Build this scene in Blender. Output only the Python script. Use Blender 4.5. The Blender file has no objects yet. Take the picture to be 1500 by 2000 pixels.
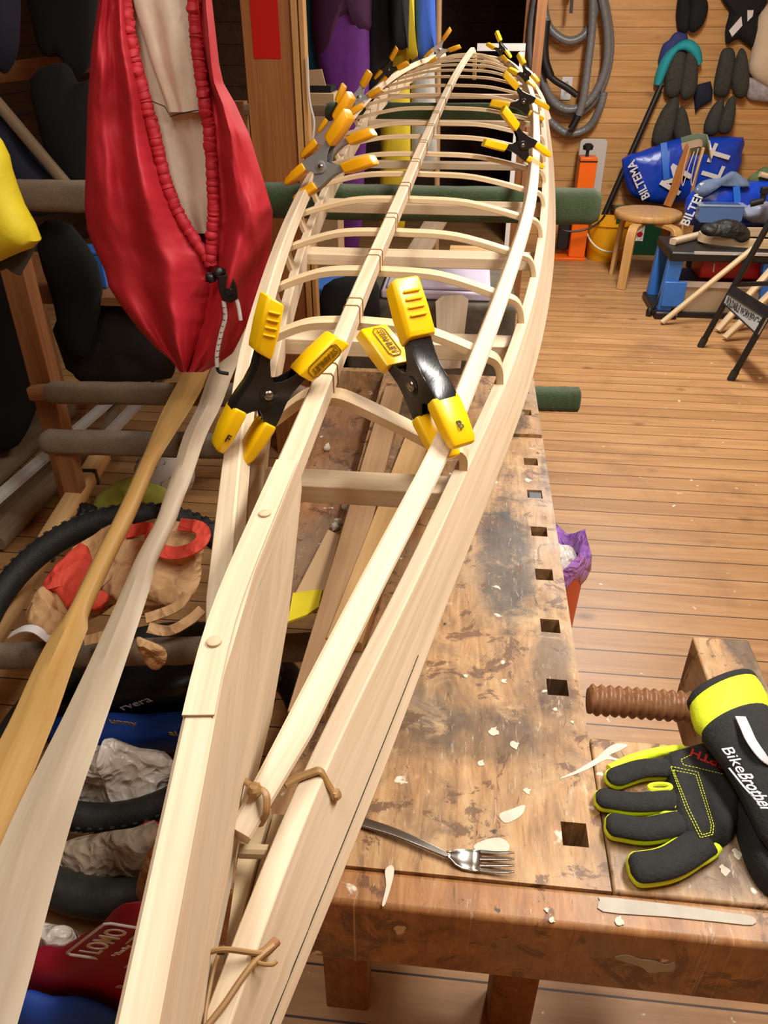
import bpy, bmesh, math, random
from mathutils import Vector as V, Matrix, noise
random.seed(7)
S = bpy.context.scene
COL = S.collection
# ---------------------------------------------------------------- camera frame
F = 1500.0
CAMH = 1.52
_fy = V((187.0, 950.0, 1500.0)).normalized()          # direction along the bench, in camera axes
_p = math.atan2(950.0, 1500.0)
_up = V((0.0, math.cos(_p), -math.sin(_p)))
_fx = _fy.cross(_up).normalized()
if _fx.x < 0: _fx = -_fx
def ray(u, v):
    c = V((u - 750.0, 1000.0 - v, F))
    return V((c.dot(_fx), c.dot(_fy), c.dot(_up)))
CAM = V((0, 0, CAMH))
def P(u, v, x=None, y=None, z=None, pl=None, d=None):
    """point seen at photo position (u, v) on a plane: x=, y=, z=, sloping pl=(a,b): z=a+b*y, or depth d"""
    r = ray(u, v)
    if y is not None: t = y / r.y
    elif x is not None: t = x / r.x
    elif z is not None: t = (z - CAMH) / r.z
    elif pl is not None: t = (pl[0] - CAMH) / (r.z - pl[1] * r.y)
    else: t = d / F
    return CAM + r * t
def depth(p):
    q = p - CAM
    return q.x * _fx.z + q.y * _fy.z + q.z * _up.z
def pxm(p):            # metres per photo pixel at a point
    return depth(p) / F

cam = bpy.data.cameras.new('camera'); camo = bpy.data.objects.new('camera', cam); COL.objects.link(camo)
R = Matrix(((_fx.x, _fx.y, -_fx.z), (_fy.x, _fy.y, -_fy.z), (_up.x, _up.y, -_up.z)))
camo.matrix_world = Matrix.Translation(CAM) @ R.to_4x4()
cam.sensor_fit = 'VERTICAL'; cam.sensor_height = 24.0; cam.lens = F / 2000.0 * 24.0
cam.clip_start = 0.02; cam.clip_end = 60
S.camera = camo

# ---------------------------------------------------------------- materials
def lin(c):
    return tuple(((x / 255) / 12.92 if x / 255 <= .04045 else ((x / 255 + .055) / 1.055) ** 2.4) for x in c)
def _new(name):
    m = bpy.data.materials.new(name); m.use_nodes = True
    nt = m.node_tree; b = nt.nodes['Principled BSDF']
    return m, nt, b
def _n(nt, t, **kw):
    n = nt.nodes.new(t)
    for k, v in kw.items(): setattr(n, k, v)
    return n
def _map(nt, coord, scale):
    tc = _n(nt, 'ShaderNodeTexCoord'); mp = _n(nt, 'ShaderNodeMapping')
    mp.inputs['Scale'].default_value = scale
    nt.links.new(tc.outputs[coord], mp.inputs['Vector'])
    return mp.outputs['Vector']
def _noise(nt, vec, scale, detail=4, rough=.6, dist=0.0):
    n = _n(nt, 'ShaderNodeTexNoise')
    n.inputs['Scale'].default_value = scale; n.inputs['Detail'].default_value = detail
    n.inputs['Roughness'].default_value = rough; n.inputs['Distortion'].default_value = dist
    nt.links.new(vec, n.inputs['Vector']); return n.outputs['Fac']
def _ramp(nt, fac, stops):
    r = _n(nt, 'ShaderNodeValToRGB'); e = r.color_ramp.elements
    e[0].position = stops[0][0]; e[0].color = (*stops[0][1], 1)
    e[1].position = stops[-1][0]; e[1].color = (*stops[-1][1], 1)
    for p, c in stops[1:-1]:
        x = e.new(p); x.color = (*c, 1)
    nt.links.new(fac, r.inputs['Fac']); return r.outputs['Color']
def _mix(nt, fac, a, b, mode='MIX'):
    m = _n(nt, 'ShaderNodeMix', data_type='RGBA', blend_type=mode)
    for sock, val in ((m.inputs[0], fac), (m.inputs[6], a), (m.inputs[7], b)):
        if isinstance(val, (int, float)): sock.default_value = val
        elif isinstance(val, tuple): sock.default_value = (*val[:3], 1)
        else: nt.links.new(val, sock)
    return m.outputs[2]
def _bump(nt, b, h, strength, dist=.002):
    bp = _n(nt, 'ShaderNodeBump'); bp.inputs['Strength'].default_value = strength
    bp.inputs['Distance'].default_value = dist
    nt.links.new(h, bp.inputs['Height']); nt.links.new(bp.outputs['Normal'], b.inputs['Normal'])
def plain(name, rgb, rough=.5, metal=0.0, bump=0, bscale=60, vary=.0, trans=0.0, alpha=None, sheen=0):
    m, nt, b = _new(name)
    c = lin(rgb)
    if vary:
        f = _noise(nt, _map(nt, 'Object', (1, 1, 1)), bscale * .35, 3)
        col = _ramp(nt, f, [(.3, tuple(x * (1 - vary) for x in c)), (.7, tuple(min(1, x * (1 + vary)) for x in c))])
        nt.links.new(col, b.inputs['Base Color'])
    else:
        b.inputs['Base Color'].default_value = (*c, 1)
    b.inputs['Roughness'].default_value = rough; b.inputs['Metallic'].default_value = metal
    if trans: b.inputs['Transmission Weight'].default_value = trans
    if alpha is not None: b.inputs['Alpha'].default_value = alpha
    if sheen: b.inputs['Sheen Weight'].default_value = sheen
    if bump:
        _bump(nt, b, _noise(nt, _map(nt, 'Object', (1, 1, 1)), bscale, 5), bump, .004)
    return m
def wood(name, c1, c2, rough=.55, fine=160, along=3.0, bump=.15, knots=0.0, dark=None):
    """grain runs along the V of the UV map (metres)"""
    m, nt, b = _new(name)
    vec = _map(nt, 'UV', (fine, along, 1))
    f1 = _noise(nt, vec, 1.0, 6, .65, .3)
    f2 = _noise(nt, _map(nt, 'UV', (22, 1.6, 1)), 1.0, 3, .5, .4)
    a = _ramp(nt, f1, [(.3, lin(c1)), (.72, lin(c2))])
    a2 = _ramp(nt, f2, [(.25, (.80, .78, .74)), (.7, (1, 1, 1))])
    col = _mix(nt, 1.0, a, a2, 'MULTIPLY')
    if knots:
        vo = _n(nt, 'ShaderNodeTexVoronoi'); vo.inputs['Scale'].default_value = 1.0
        nt.links.new(_map(nt, 'UV', (9, 1.7, 1)), vo.inputs['Vector'])
        k = _ramp(nt, vo.outputs['Distance'], [(.03, (1, 1, 1)), (.13, (0, 0, 0))])
        col = _mix(nt, k, col, lin(dark or (120, 80, 45)))
    nt.links.new(col, b.inputs['Base Color'])
    b.inputs['Roughness'].default_value = rough
    if bump: _bump(nt, b, f1, bump, .001)
    return m
def worn(name, base, dark, pale, rough=.5, scale=1.0, spots=True, coord='Object', stretch=(1, 1, 1), stain=.5, marks=()):
    """old bench wood: scratches, stains, glue and paint drips"""
    m, nt, b = _new(name)
    v = _map(nt, coord, stretch)
    g = _noise(nt, _map(nt, coord, (60 * stretch[0], 9 * stretch[1], 30 * stretch[2])), 1.0, 6, .7, .5)
    c = _ramp(nt, g, [(.25, lin(dark)), (.5, lin(base)), (.8, lin(pale))])
    s1 = _noise(nt, v, 5.5 * scale, 6, .68, .6)
    stf = _ramp(nt, s1, [(.50 + (1 - stain) * .12, (0, 0, 0)), (.70, (.85, .85, .85))])
    c = _mix(nt, stf, c, lin((62, 50, 42)))
    wob = _noise(nt, v, 24, 6, .7, .4)
    for (mx, my, rx, ry, amt) in marks:                  # old burnt and oily stains at fixed places
        mp = _n(nt, 'ShaderNodeMapping', vector_type='POINT'); tc = _n(nt, 'ShaderNodeTexCoord')
        mp.inputs['Location'].default_value = (-mx / rx, -my / ry, 0); mp.inputs['Scale'].default_value = (1 / rx, 1 / ry, 0)
        nt.links.new(tc.outputs[coord], mp.inputs['Vector'])
        ln = _n(nt, 'ShaderNodeVectorMath', operation='LENGTH'); nt.links.new(mp.outputs[0], ln.inputs[0])
        ad = _n(nt, 'ShaderNodeMath', operation='MULTIPLY_ADD'); nt.links.new(wob, ad.inputs[0]); ad.inputs[1].default_value = -1.3; nt.links.new(ln.outputs['Value'], ad.inputs[2])
        k = _ramp(nt, ad.outputs[0], [(.0, (amt,) * 3), (.42, (0, 0, 0))])
        c = _mix(nt, k, c, lin((44, 40, 38)))
    s2 = _noise(nt, v, 13 * scale, 8, .75, .8)
    pf = _ramp(nt, s2, [(.56, (0, 0, 0)), (.68, (.65, .65, .65))])
    c = _mix(nt, pf, c, lin(pale))
    if stain > .5:
        gz = _ramp(nt, _noise(nt, v, 3.2, 7, .7, .5), [(.46, (0, 0, 0)), (.62, (.62, .62, .62))]); c = _mix(nt, gz, c, lin((128, 112, 94)))
        s5 = _noise(nt, v, 17, 9, .72, .9); pk = _ramp(nt, s5, [(.555, (0, 0, 0)), (.59, (.8, .8, .8))]); c = _mix(nt, pk, c, lin((92, 62, 40)))
        s6 = _noise(nt, _map(nt, coord, (150, 24, 1)), 1.0, 8, .75, 1.2); sk_ = _ramp(nt, s6, [(.60, (0, 0, 0)), (.66, (.6, .6, .6))]); c = _mix(nt, sk_, c, lin((208, 192, 166)))
        s7 = _noise(nt, _map(nt, coord, (90, 16, 1)), 1.3, 6, .7, 1.0); dk = _ramp(nt, s7, [(.62, (0, 0, 0)), (.68, (.75, .75, .75))]); c = _mix(nt, dk, c, lin((54, 42, 34)))
    if spots:
        s3 = _noise(nt, v, 30 * scale, 3, .5, .3)
        sp = _ramp(nt, s3, [(.70, (0, 0, 0)), (.735, (.9, .9, .9))])
        c = _mix(nt, sp, c, lin((222, 212, 194)))
        s4 = _noise(nt, v, 47 * scale, 2, .5, .2)
        sp2 = _ramp(nt, s4, [(.74, (0, 0, 0)), (.765, (.9, .9, .9))])
        c = _mix(nt, sp2, c, lin((40, 34, 30)))
    nt.links.new(c, b.inputs['Base Color'])
    rr = _ramp(nt, s1, [(.3, (rough * .75,) * 3), (.7, (min(1, rough * 1.35),) * 3)])
    nt.links.new(rr, b.inputs['Roughness'])
    _bump(nt, b, g, .25, .0015)
    return m
def boards(name, axis, width, c1, c2, gap, long_axis, rough=.5, spots=False, seam=.035, off=0.0, blen=3.6):
    """a surface of boards: stripes across `axis`, grain along `long_axis` (object space metres)"""
    m, nt, b = _new(name)
    tc = _n(nt, 'ShaderNodeTexCoord'); sep = _n(nt, 'ShaderNodeSeparateXYZ')
    nt.links.new(tc.outputs['Object'], sep.inputs['Vector'])
    def math_(op, a, c=None):
        n = _n(nt, 'ShaderNodeMath', operation=op)
        for i, q in enumerate((a, c)):
            if q is None: continue
            if isinstance(q, (int, float)): n.inputs[i].default_value = q
            else: nt.links.new(q, n.inputs[i])
        return n.outputs[0]
    w = math_('DIVIDE', math_('ADD', sep.outputs[axis], off), width)
    idx = math_('FLOOR', w); fr = math_('FRACT', w)
    wn = _n(nt, 'ShaderNodeTexWhiteNoise', noise_dimensions='1D'); nt.links.new(idx, wn.inputs['W'])
    # butt joints along the board
    l = math_('DIVIDE', math_('ADD', sep.outputs[long_axis], math_('MULTIPLY', wn.outputs['Value'], 7.3)), blen)
    li = math_('FLOOR', l); lf = math_('FRACT', l)
    wn2 = _n(nt, 'ShaderNodeTexWhiteNoise', noise_dimensions='2D')
    cb = _n(nt, 'ShaderNodeCombineXYZ'); nt.links.new(idx, cb.inputs[0]); nt.links.new(li, cb.inputs[1])
    nt.links.new(cb.outputs[0], wn2.inputs['Vector'])
    sc = [26, 26, 26]; sc[long_axis] = 1.6
    mp = _map(nt, 'Object', tuple(sc))
    addv = _n(nt, 'ShaderNodeVectorMath', operation='ADD')
    nt.links.new(mp, addv.inputs[0]); nt.links.new(wn2.outputs['Color'], addv.inputs[1])
    g = _noise(nt, addv.outputs[0], 1.0, 6, .65, .8)
    col = _ramp(nt, g, [(.28, lin(c1)), (.7, lin(c2))])
    tone = _ramp(nt, wn2.outputs['Value'], [(0, (.80, .78, .76)), (1, (1.0, 1.0, 1.0))])
    col = _mix(nt, 1.0, col, tone, 'MULTIPLY')
    kv = [5, 5, 5]; kv[long_axis] = 3.2
    vo = _n(nt, 'ShaderNodeTexVoronoi'); vo.inputs['Scale'].default_value = 1.0
    nt.links.new(_map(nt, 'Object', tuple(kv)), vo.inputs['Vector'])
    k = _ramp(nt, vo.outputs['Distance'], [(.03, (.75, .75, .75)), (.13, (0, 0, 0))])
    col = _mix(nt, k, col, tuple(x * .35 for x in lin(c1)))
    if spots:
        v = _map(nt, 'Object', (1, 1, 1))
        sp = _ramp(nt, _noise(nt, v, 26, 3, .55, .3), [(.705, (0, 0, 0)), (.74, (.8, .8, .8))])
        col = _mix(nt, sp, col, lin((232, 224, 208)))
        st = _ramp(nt, _noise(nt, v, 3.0, 5, .65, .4), [(.52, (0, 0, 0)), (.75, (.45, .45, .45))])
        col = _mix(nt, st, col, lin((96, 66, 44)))
    e1 = math_('LESS_THAN', fr, seam)
    e2 = math_('LESS_THAN', lf, seam * width / blen * .5)
    e = math_('MAXIMUM', e1, e2)
    col = _mix(nt, e, col, lin(gap))
    nt.links.new(col, b.inputs['Base Color'])
    b.inputs['Roughness'].default_value = rough
    inv = math_('SUBTRACT', 1.0, e)
    _bump(nt, b, inv, .5, .003)
    return m
def carpet(name, c1, c2, scale=220):
    m, nt, b = _new(name)
    v = _map(nt, 'Object', (1, 1, 1))
    f = _noise(nt, v, scale, 5, .8); f2 = _noise(nt, v, 9, 4, .6)
    c = _ramp(nt, f, [(.3, lin(c1)), (.72, lin(c2))])
    c = _mix(nt, 1.0, c, _ramp(nt, f2, [(.3, (.62, .62, .62)), (.7, (1, 1, 1))]), 'MULTIPLY')
    nt.links.new(c, b.inputs['Base Color']); b.inputs['Roughness'].default_value = .95
    b.inputs['Sheen Weight'].default_value = .25
    _bump(nt, b, f, .9, .006)
    return m

def crumple(name, rgb, rough, scale, strength):
    m, nt, b = _new(name); b.inputs['Base Color'].default_value = (*lin(rgb), 1); b.inputs['Roughness'].default_value = rough
    v = _map(nt, 'Object', (1, 1, 1)); n = _n(nt, 'ShaderNodeTexNoise'); n.inputs['Scale'].default_value = scale * .6; nt.links.new(v, n.inputs['Vector'])
    a = _n(nt, 'ShaderNodeVectorMath', operation='MULTIPLY_ADD'); nt.links.new(n.outputs['Color'], a.inputs[0]); a.inputs[1].default_value = (.12, .12, .12); nt.links.new(v, a.inputs[2])
    vo = _n(nt, 'ShaderNodeTexVoronoi'); vo.inputs['Scale'].default_value = scale; nt.links.new(a.outputs[0], vo.inputs['Vector'])
    vo2 = _n(nt, 'ShaderNodeTexVoronoi'); vo2.inputs['Scale'].default_value = scale * 2.7; nt.links.new(a.outputs[0], vo2.inputs['Vector'])
    s = _n(nt, 'ShaderNodeMath', operation='MULTIPLY_ADD'); nt.links.new(vo2.outputs['Distance'], s.inputs[0]); s.inputs[1].default_value = .35; nt.links.new(vo.outputs['Distance'], s.inputs[2])
    _bump(nt, b, s.outputs[0], strength, .02); return m
M = dict(
 pale=wood('pale_wood', (200, 178, 148), (226, 208, 182), .55),
 palewarm=wood('ash_wood', (200, 172, 130), (226, 203, 166), .55, fine=220),
 beam=wood('beam_wood', (196, 172, 140), (216, 196, 168), .55),
 pegend=wood('peg_wood', (190, 165, 128), (214, 190, 156), .6),
 cedar=wood('cedar', (206, 160, 88), (228, 190, 122), .4, fine=90),
 spruce=wood('spruce', (224, 206, 176), (244, 232, 208), .42, fine=70, knots=1, dark=(150, 120, 90)),
 pine=wood('pine', (202, 160, 104), (224, 188, 136), .5, fine=70),
 batten=wood('old_batten', (176, 140, 102), (200, 166, 126), .55),
 orangewood=wood('orange_wood', (150, 92, 46), (182, 120, 66), .5, fine=90),
 brownwood=wood('brown_wood', (128, 84, 50), (160, 108, 66), .6, fine=80),
 greywood=wood('grey_wood', (120, 104, 84), (158, 138, 110), .75, fine=80),
 birch=wood('birch', (196, 148, 88), (216, 170, 110), .4, fine=60),
 teak=wood('dark_birch', (150, 92, 42), (182, 118, 60), .4, fine=60),
 bench=worn('bench_wood', (172, 132, 88), (108, 76, 48), (204, 172, 128), .42, stain=.95, marks=((.10, -.10, .055, .22, .95), (.02, .12, .03, .16, .8), (.16, -.36, .03, .12, .6), (.06, -.5, .12, .05, .5), (-.1, .55, .09, .12, .8), (.12, .45, .05, .1, .7), (.3, -.66, .12, .04, .55), (.2, .2, .02, .1, .6))),
 benchfront=worn('bench_orange_wood', (158, 108, 62), (116, 74, 40), (188, 142, 92), .4, stain=.52),
 benchside=worn('bench_side_wood', (140, 92, 52), (102, 64, 36), (160, 112, 70), .5, stain=.2),
 tray=worn('tray_wood', (140, 98, 64), (100, 66, 42), (168, 128, 90), .6, stain=.6),
 screw=wood('screw_wood', (120, 80, 52), (152, 108, 74), .42, fine=120, along=20),
 floor=boards('floor_boards', 1, .095, (160, 116, 72), (198, 154, 104), (54, 34, 20), 0, .42, spots=True, seam=.045, blen=9.0),
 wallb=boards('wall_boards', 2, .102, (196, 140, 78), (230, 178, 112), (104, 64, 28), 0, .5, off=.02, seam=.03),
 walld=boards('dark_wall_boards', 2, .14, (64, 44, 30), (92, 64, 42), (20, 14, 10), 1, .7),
 ceil=plain('ceiling_paint', (214, 204, 186), .8),
 dark=plain('dark_room', (26, 22, 20), .9),
 yellow=plain('yellow_vinyl', (240, 192, 6), .32, bump=.05, bscale=40),
 darkyellow=plain('dark_yellow_print', (120, 88, 10), .5),
 amber=plain('amber_vinyl', (222, 158, 10), .34, bump=.05, bscale=40),
 blackpaint=worn('black_paint', (24, 23, 24), (16, 16, 17), (34, 32, 32), .26, 3, spots=False, stain=.1),
 greysteel=plain('grey_steel', (150, 153, 154), .36, .45),
 steel=plain('steel', (150, 146, 140), .28, 1.0),
 chrome=plain('chrome', (214, 217, 220), .2, .55),
 black=plain('black_plastic', (24, 24, 25), .45),
 blackcloth=plain('black_cloth', (27, 27, 27), .85, bump=.5, bscale=300, vary=.35),
 neoprene=plain('neoprene', (58, 58, 52), .85, bump=.25, bscale=160, vary=.25),
 shade=plain('shaded_black_wool', (8, 8, 10), .95, bump=.4, bscale=18), neodark=plain('dark_neoprene', (17, 18, 21), .85, bump=.5, bscale=14, vary=.2),  # first one: black clothes, blackened further to carry the left corner's shadow
 lime=plain('lime_cloth', (214, 230, 40), .7, bump=.25, bscale=200),
 greytext=plain('grey_print', (206, 206, 206), .6),
 silvertape=plain('reflective_strip', (188, 190, 194), .4), greytape=plain('grey_tape', (168, 160, 146), .55, vary=.12, bscale=80),
 redprint=plain('red_print', (196, 40, 26), .6),
 ink=plain('black_ink', (20, 18, 16), .6),
 sinew=wood('sinew', (126, 92, 48), (176, 138, 84), .5, fine=500, along=6),
 white=plain('white_plastic', (226, 226, 226), .4),
 lilac=plain('lilac_plastic', (216, 208, 232), .35),
 red=plain('red_fabric', (186, 34, 48), .62, bump=.12, bscale=50, vary=.06),
 beige=plain('beige_lining', (216, 200, 178), .75, bump=.2, bscale=60, vary=.08),
 felt=carpet('brown_felt', (122, 102, 74), (172, 148, 112)),
 green=carpet('green_carpet', (34, 62, 24), (84, 112, 52)),
 rubber=plain('tyre_rubber', (34, 34, 33), .6, bump=.4, bscale=130, vary=.35),
 paper=crumple('brown_paper', (206, 164, 116), .72, 15, .9),
 redpaper=crumple('red_printed_paper', (226, 76, 56), .7, 15, .8),
 plasticbag=crumple('white_plastic_bag', (216, 208, 196), .3, 17, .9),
 clear=plain('clear_plastic', (235, 235, 240), .15, alpha=.55),
 yellowcloth=plain('yellow_cloth', (214, 196, 34), .6, bump=.15, bscale=60, vary=.08),
 bluebag=crumple('blue_woven_bag', (18, 66, 190), .3, 6, .35),
 bluestrap=plain('blue_strap', (38, 110, 214), .5),
 blueplast=plain('blue_plastic', (52, 112, 196), .4),
 bluecloth=plain('blue_cloth', (20, 58, 128), .7, bump=.2, bscale=80, vary=.15),
 navy=plain('navy_cloth', (16, 22, 48), .8, bump=.2, bscale=80, vary=.2),
 teal=plain('teal_cloth', (30, 160, 172), .75, bump=.2, bscale=80),
 purple=plain('purple_neoprene', (98, 34, 126), .7, bump=.1, bscale=60, vary=.1),
 purpleshade=plain('shaded_purple_neoprene', (62, 18, 62), .75, bump=.1, bscale=60, vary=.1),  # the suit's purple, darkened to hold the shade at its top
 olive=plain('olive_yellow_neoprene', (198, 176, 30), .7, bump=.1, bscale=60),
 denim=plain('blue_grey_cloth', (98, 116, 148), .85, bump=.2, bscale=120, vary=.12),
 orange=plain('orange_paint', (238, 104, 12), .38, bump=.05),
 bucket=plain('yellow_bucket_plastic', (232, 168, 10), .4),
 greenbox=plain('green_plastic', (14, 64, 38), .4),
 redbox=plain('red_plastic', (178, 20, 28), .35),
 maroon=plain('maroon_bag', (146, 18, 36), .5, bump=.2, bscale=40, vary=.1),
 violet=crumple('violet_film', (176, 124, 214), .3, 22, .7),
 brick=plain('terracotta_plastic', (206, 92, 50), .5),
 cream=plain('cream_cloth', (220, 198, 168), .85, bump=.25, bscale=30, vary=.06),
 hose=plain('grey_hose', (116, 116, 118), .36),
 moss=plain('mossy_cloth', (150, 152, 60), .9, bump=.5, bscale=60, vary=.2),
 tan=plain('tan_cardboard', (196, 166, 126), .75),
 mirror=plain('grey_panel', (168, 150, 124), .35),
 glass=plain('clear_box_plastic', (190, 205, 225), .12, alpha=.45),
 dust=plain('paint_white', (206, 197, 178), .7, vary=.1, bscale=120),
)

# ---------------------------------------------------------------- mesh builder
OFF = {}
class MB:
    def __init__(s): s.v = []; s.f = []; s.uv = []; s.sm = []
    def add(s, verts, faces, uvs=None, smooth=False):
        o = len(s.v); s.v += [V(p) for p in verts]
        for i, f in enumerate(faces):
            s.f.append([o + k for k in f]); s.sm.append(smooth)
            if uvs: s.uv.append(uvs[i])
            else:
                pts = [V(verts[k]) for k in f]
                n = (pts[1] - pts[0]).cross(pts[2] - pts[0])
                a = max(range(len(pts)), key=lambda k: (pts[(k + 1) % len(pts)] - pts[k]).length)
                e = (pts[(a + 1) % len(pts)] - pts[a])
                e = e.normalized() if e.length > 1e-9 else V((1, 0, 0))
                w = n.cross(e); w = w.normalized() if w.length > 1e-9 else V((0, 1, 0))
                s.uv.append([(p.dot(w), p.dot(e)) for p in pts])
        return s
    def box(s, c, sz, rot=None, taper=1.0):
        c = V(c); hx, hy, hz = sz[0] / 2, sz[1] / 2, sz[2] / 2
        vs = []
        for dz in (-1, 1):
            k = taper if dz > 0 else 1
            for dx, dy in ((-1, -1), (1, -1), (1, 1), (-1, 1)):
                p = V((dx * hx * k, dy * hy * k, dz * hz))
                if rot: p = rot @ p
                vs.append(c + p)
        return s.add(vs, [(0, 3, 2, 1), (4, 5, 6, 7), (0, 1, 5, 4), (1, 2, 6, 5), (2, 3, 7, 6), (3, 0, 4, 7)])
    def bar(s, a, b, w, h, up=(0, 0, 1)):
        return s.sweep([a, b], w, h, up)
    def rings(s, rings, cap=True, smooth=True, closed=False):
        """loft closed rings of equal point count"""
        n = len(rings[0]); vs = [p for r in rings for p in r]; fs = []; uv = []
        L = [0.0]
        for i in range(1, len(rings)):
            L.append(L[-1] + (sum((V(p) for p in rings[i]), V()) / n - sum((V(p) for p in rings[i - 1]), V()) / n).length)
        per = [0.0]
        for k in range(n): per.append(per[-1] + (V(rings[len(rings) // 2][(k + 1) % n]) - V(rings[len(rings) // 2][k])).length)
        m = len(rings)
        for i in range(m if closed else m - 1):
            j = (i + 1) % m
            lj = L[j] if j else L[-1] + .02
            for k in range(n):
                q = (k + 1) % n
                fs.append((i * n + k, i * n + q, j * n + q, j * n + k))
                uv.append([(per[k], L[i]), (per[k + 1], L[i]), (per[k + 1], lj), (per[k], lj)])
        s.add(vs, fs, uv, smooth)
        if cap and not closed:
            s.add(rings[0], [tuple(range(n - 1, -1, -1))]); s.add(rings[-1], [tuple(range(n))])
        return s
    def sweep(s, path, w, h, up=(0, 0, 1), ch=0.0, smooth=False, ups=None):
        """rectangular section w (sideways) x h (along up) along a path; w, h may be lists"""
        path = [V(p) for p in path]; rg = []
        for i, p in enumerate(path):
            t = (path[min(i + 1, len(path) - 1)] - path[max(i - 1, 0)]).normalized()
            u = V(ups[i] if ups else up); sd = t.cross(u)
            sd = sd.normalized() if sd.length > 1e-6 else V((1, 0, 0)); u = sd.cross(t).normalized()
            a = (w[i] if isinstance(w, (list, tuple)) else w) / 2; b = (h[i] if isinstance(h, (list, tuple)) else h) / 2
            if ch:
                c = min(ch, a * .9, b * .9)
                o = [(-a + c, -b), (a - c, -b), (a, -b + c), (a, b - c), (a - c, b), (-a + c, b), (-a, b - c), (-a, -b + c)]
            else: o = [(-a, -b), (a, -b), (a, b), (-a, b)]
            rg.append([p + sd * x + u * y for x, y in o])
        return s.rings(rg, True, smooth)
    def tube(s, path, r, n=10, closed=False, smooth=True, flat=1.0, up=None, cap=True):
        path = [V(p) for p in path]; rg = []; m = len(path)
        prev = None
        for i, p in enumerate(path):
            if closed: t = path[(i + 1) % m] - path[(i - 1) % m]
            else: t = path[min(i + 1, m - 1)] - path[max(i - 1, 0)]
            t = t.normalized() if t.length > 1e-9 else V((0, 0, 1))
            if up is not None: sd = t.cross(V(up))
            elif prev is None:
                sd = t.cross(V((0, 0, 1)))
                if sd.length < .05: sd = t.cross(V((1, 0, 0)))
            else: sd = prev - t * prev.dot(t)
            sd = sd.normalized() if sd.length > 1e-6 else V((1, 0, 0))
            prev = sd; u = sd.cross(t)
            rr = r[i] if isinstance(r, (list, tuple)) else r
            rg.append([p + (sd * math.cos(2 * math.pi * k / n) + u * (flat * math.sin(2 * math.pi * k / n))) * rr for k in range(n)])
        return s.rings(rg, cap, smooth, closed)
    def prism(s, poly, vec, smooth=False):
        n = len(poly); a = [V(p) for p in poly]; b = [p + V(vec) for p in a]
        s.add(a, [tuple(range(n))]); s.add(b, [tuple(range(n - 1, -1, -1))])
        s.add(a + b, [(k, k + n, (k + 1) % n + n, (k + 1) % n) for k in range(n)], None, smooth)
        return s
    def lathe(s, c, prof, n=24, axis=None, smooth=True, cap=True):
        """prof: (radius, height) up the axis"""
        ax = V(axis or (0, 0, 1)).normalized(); sd = ax.orthogonal().normalized(); u = ax.cross(sd)
        rg = [[V(c) + ax * h + (sd * math.cos(2 * math.pi * k / n) + u * math.sin(2 * math.pi * k / n)) * r for k in range(n)] for r, h in prof]
        return s.rings(rg, cap, smooth)
    def grid(s, rows, smooth=True, closed_u=False):
        nu = len(rows[0]); vs = [p for r in rows for p in r]; fs = []
        for i in range(len(rows) - 1):
            for k in range(nu if closed_u else nu - 1):
                q = (k + 1) % nu
                fs.append((i * nu + k, i * nu + q, (i + 1) * nu + q, (i + 1) * nu + k))
        return s.add(vs, fs, None, smooth)
    def ball(s, c, r, n=12, sq=(1, 1, 1), rot=None, wob=0, ws=8, seed=0):
        c = V(c); rg = []
        for i in range(1, n):
            th = math.pi * i / n; ring = []
            for k in range(2 * n):
                ph = math.pi * k / n
                q = V((math.sin(th) * math.cos(ph), math.sin(th) * math.sin(ph), -math.cos(th)))
                d = 1 + (wob * noise.noise(q * ws * .3 + V((seed, seed * 2.1, 0))) if wob else 0)
                q = V((q.x * sq[0], q.y * sq[1], q.z * sq[2])) * r * d
                ring.append(c + (rot @ q if rot else q))
            rg.append(ring)
        return s.rings(rg, True, True)
    def build(s, name, mat, parent=None, bevel=0, subd=0, thick=0, at=None, wob=0, seg=2):
        o_ = V(at) if at is not None else (OFF[parent.name] if parent else V())
        me = bpy.data.meshes.new(name)
        me.from_pydata([tuple(p - o_) for p in s.v], [], s.f)
        ul = me.uv_layers.new(name='UVMap'); i = 0
        flat = [c for f in s.uv for uv in f for c in uv]
        ul.data.foreach_set('uv', flat)
        me.polygons.foreach_set('use_smooth', s.sm)
        me.materials.append(mat); me.validate(); me.update()
        bm = bmesh.new(); bm.from_mesh(me); bmesh.ops.remove_doubles(bm, verts=bm.verts, dist=1e-6)
        bmesh.ops.recalc_face_normals(bm, faces=bm.faces); bm.to_mesh(me); bm.free()
        me.set_sharp_from_angle(angle=math.radians(28 if parent and parent.name.startswith('kayak') else 50))
        o = bpy.data.objects.new(name, me); COL.objects.link(o)
        if parent: o.parent = parent
        else: o.location = o_
        OFF[o.name] = o_
        if thick:
            md = o.modifiers.new('thickness', 'SOLIDIFY'); md.thickness = thick; md.offset = 0
        if bevel:
            md = o.modifiers.new('bevel', 'BEVEL'); md.width = bevel; md.segments = seg; md.limit_method = 'ANGLE'
            md.angle_limit = math.radians(40)
        if subd:
            md = o.modifiers.new('subd', 'SUBSURF'); md.levels = subd; md.render_levels = subd
        return o
def thing(name, label, cat, loc=(0, 0, 0), group=None):
    o = bpy.data.objects.new(name, None); COL.objects.link(o); o.location = V(loc); o.empty_display_size = .05
    o['label'] = label; o['category'] = cat
    if group: o['group'] = group
    OFF[o.name] = V(loc); return o
def tag(o, label, cat, group=None):
    o['label'] = label; o['category'] = cat
    if group: o['group'] = group
    return o
def struct(o): o['kind'] = 'structure'; return o
def part_label(o, l): o['label'] = l; return o
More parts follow.
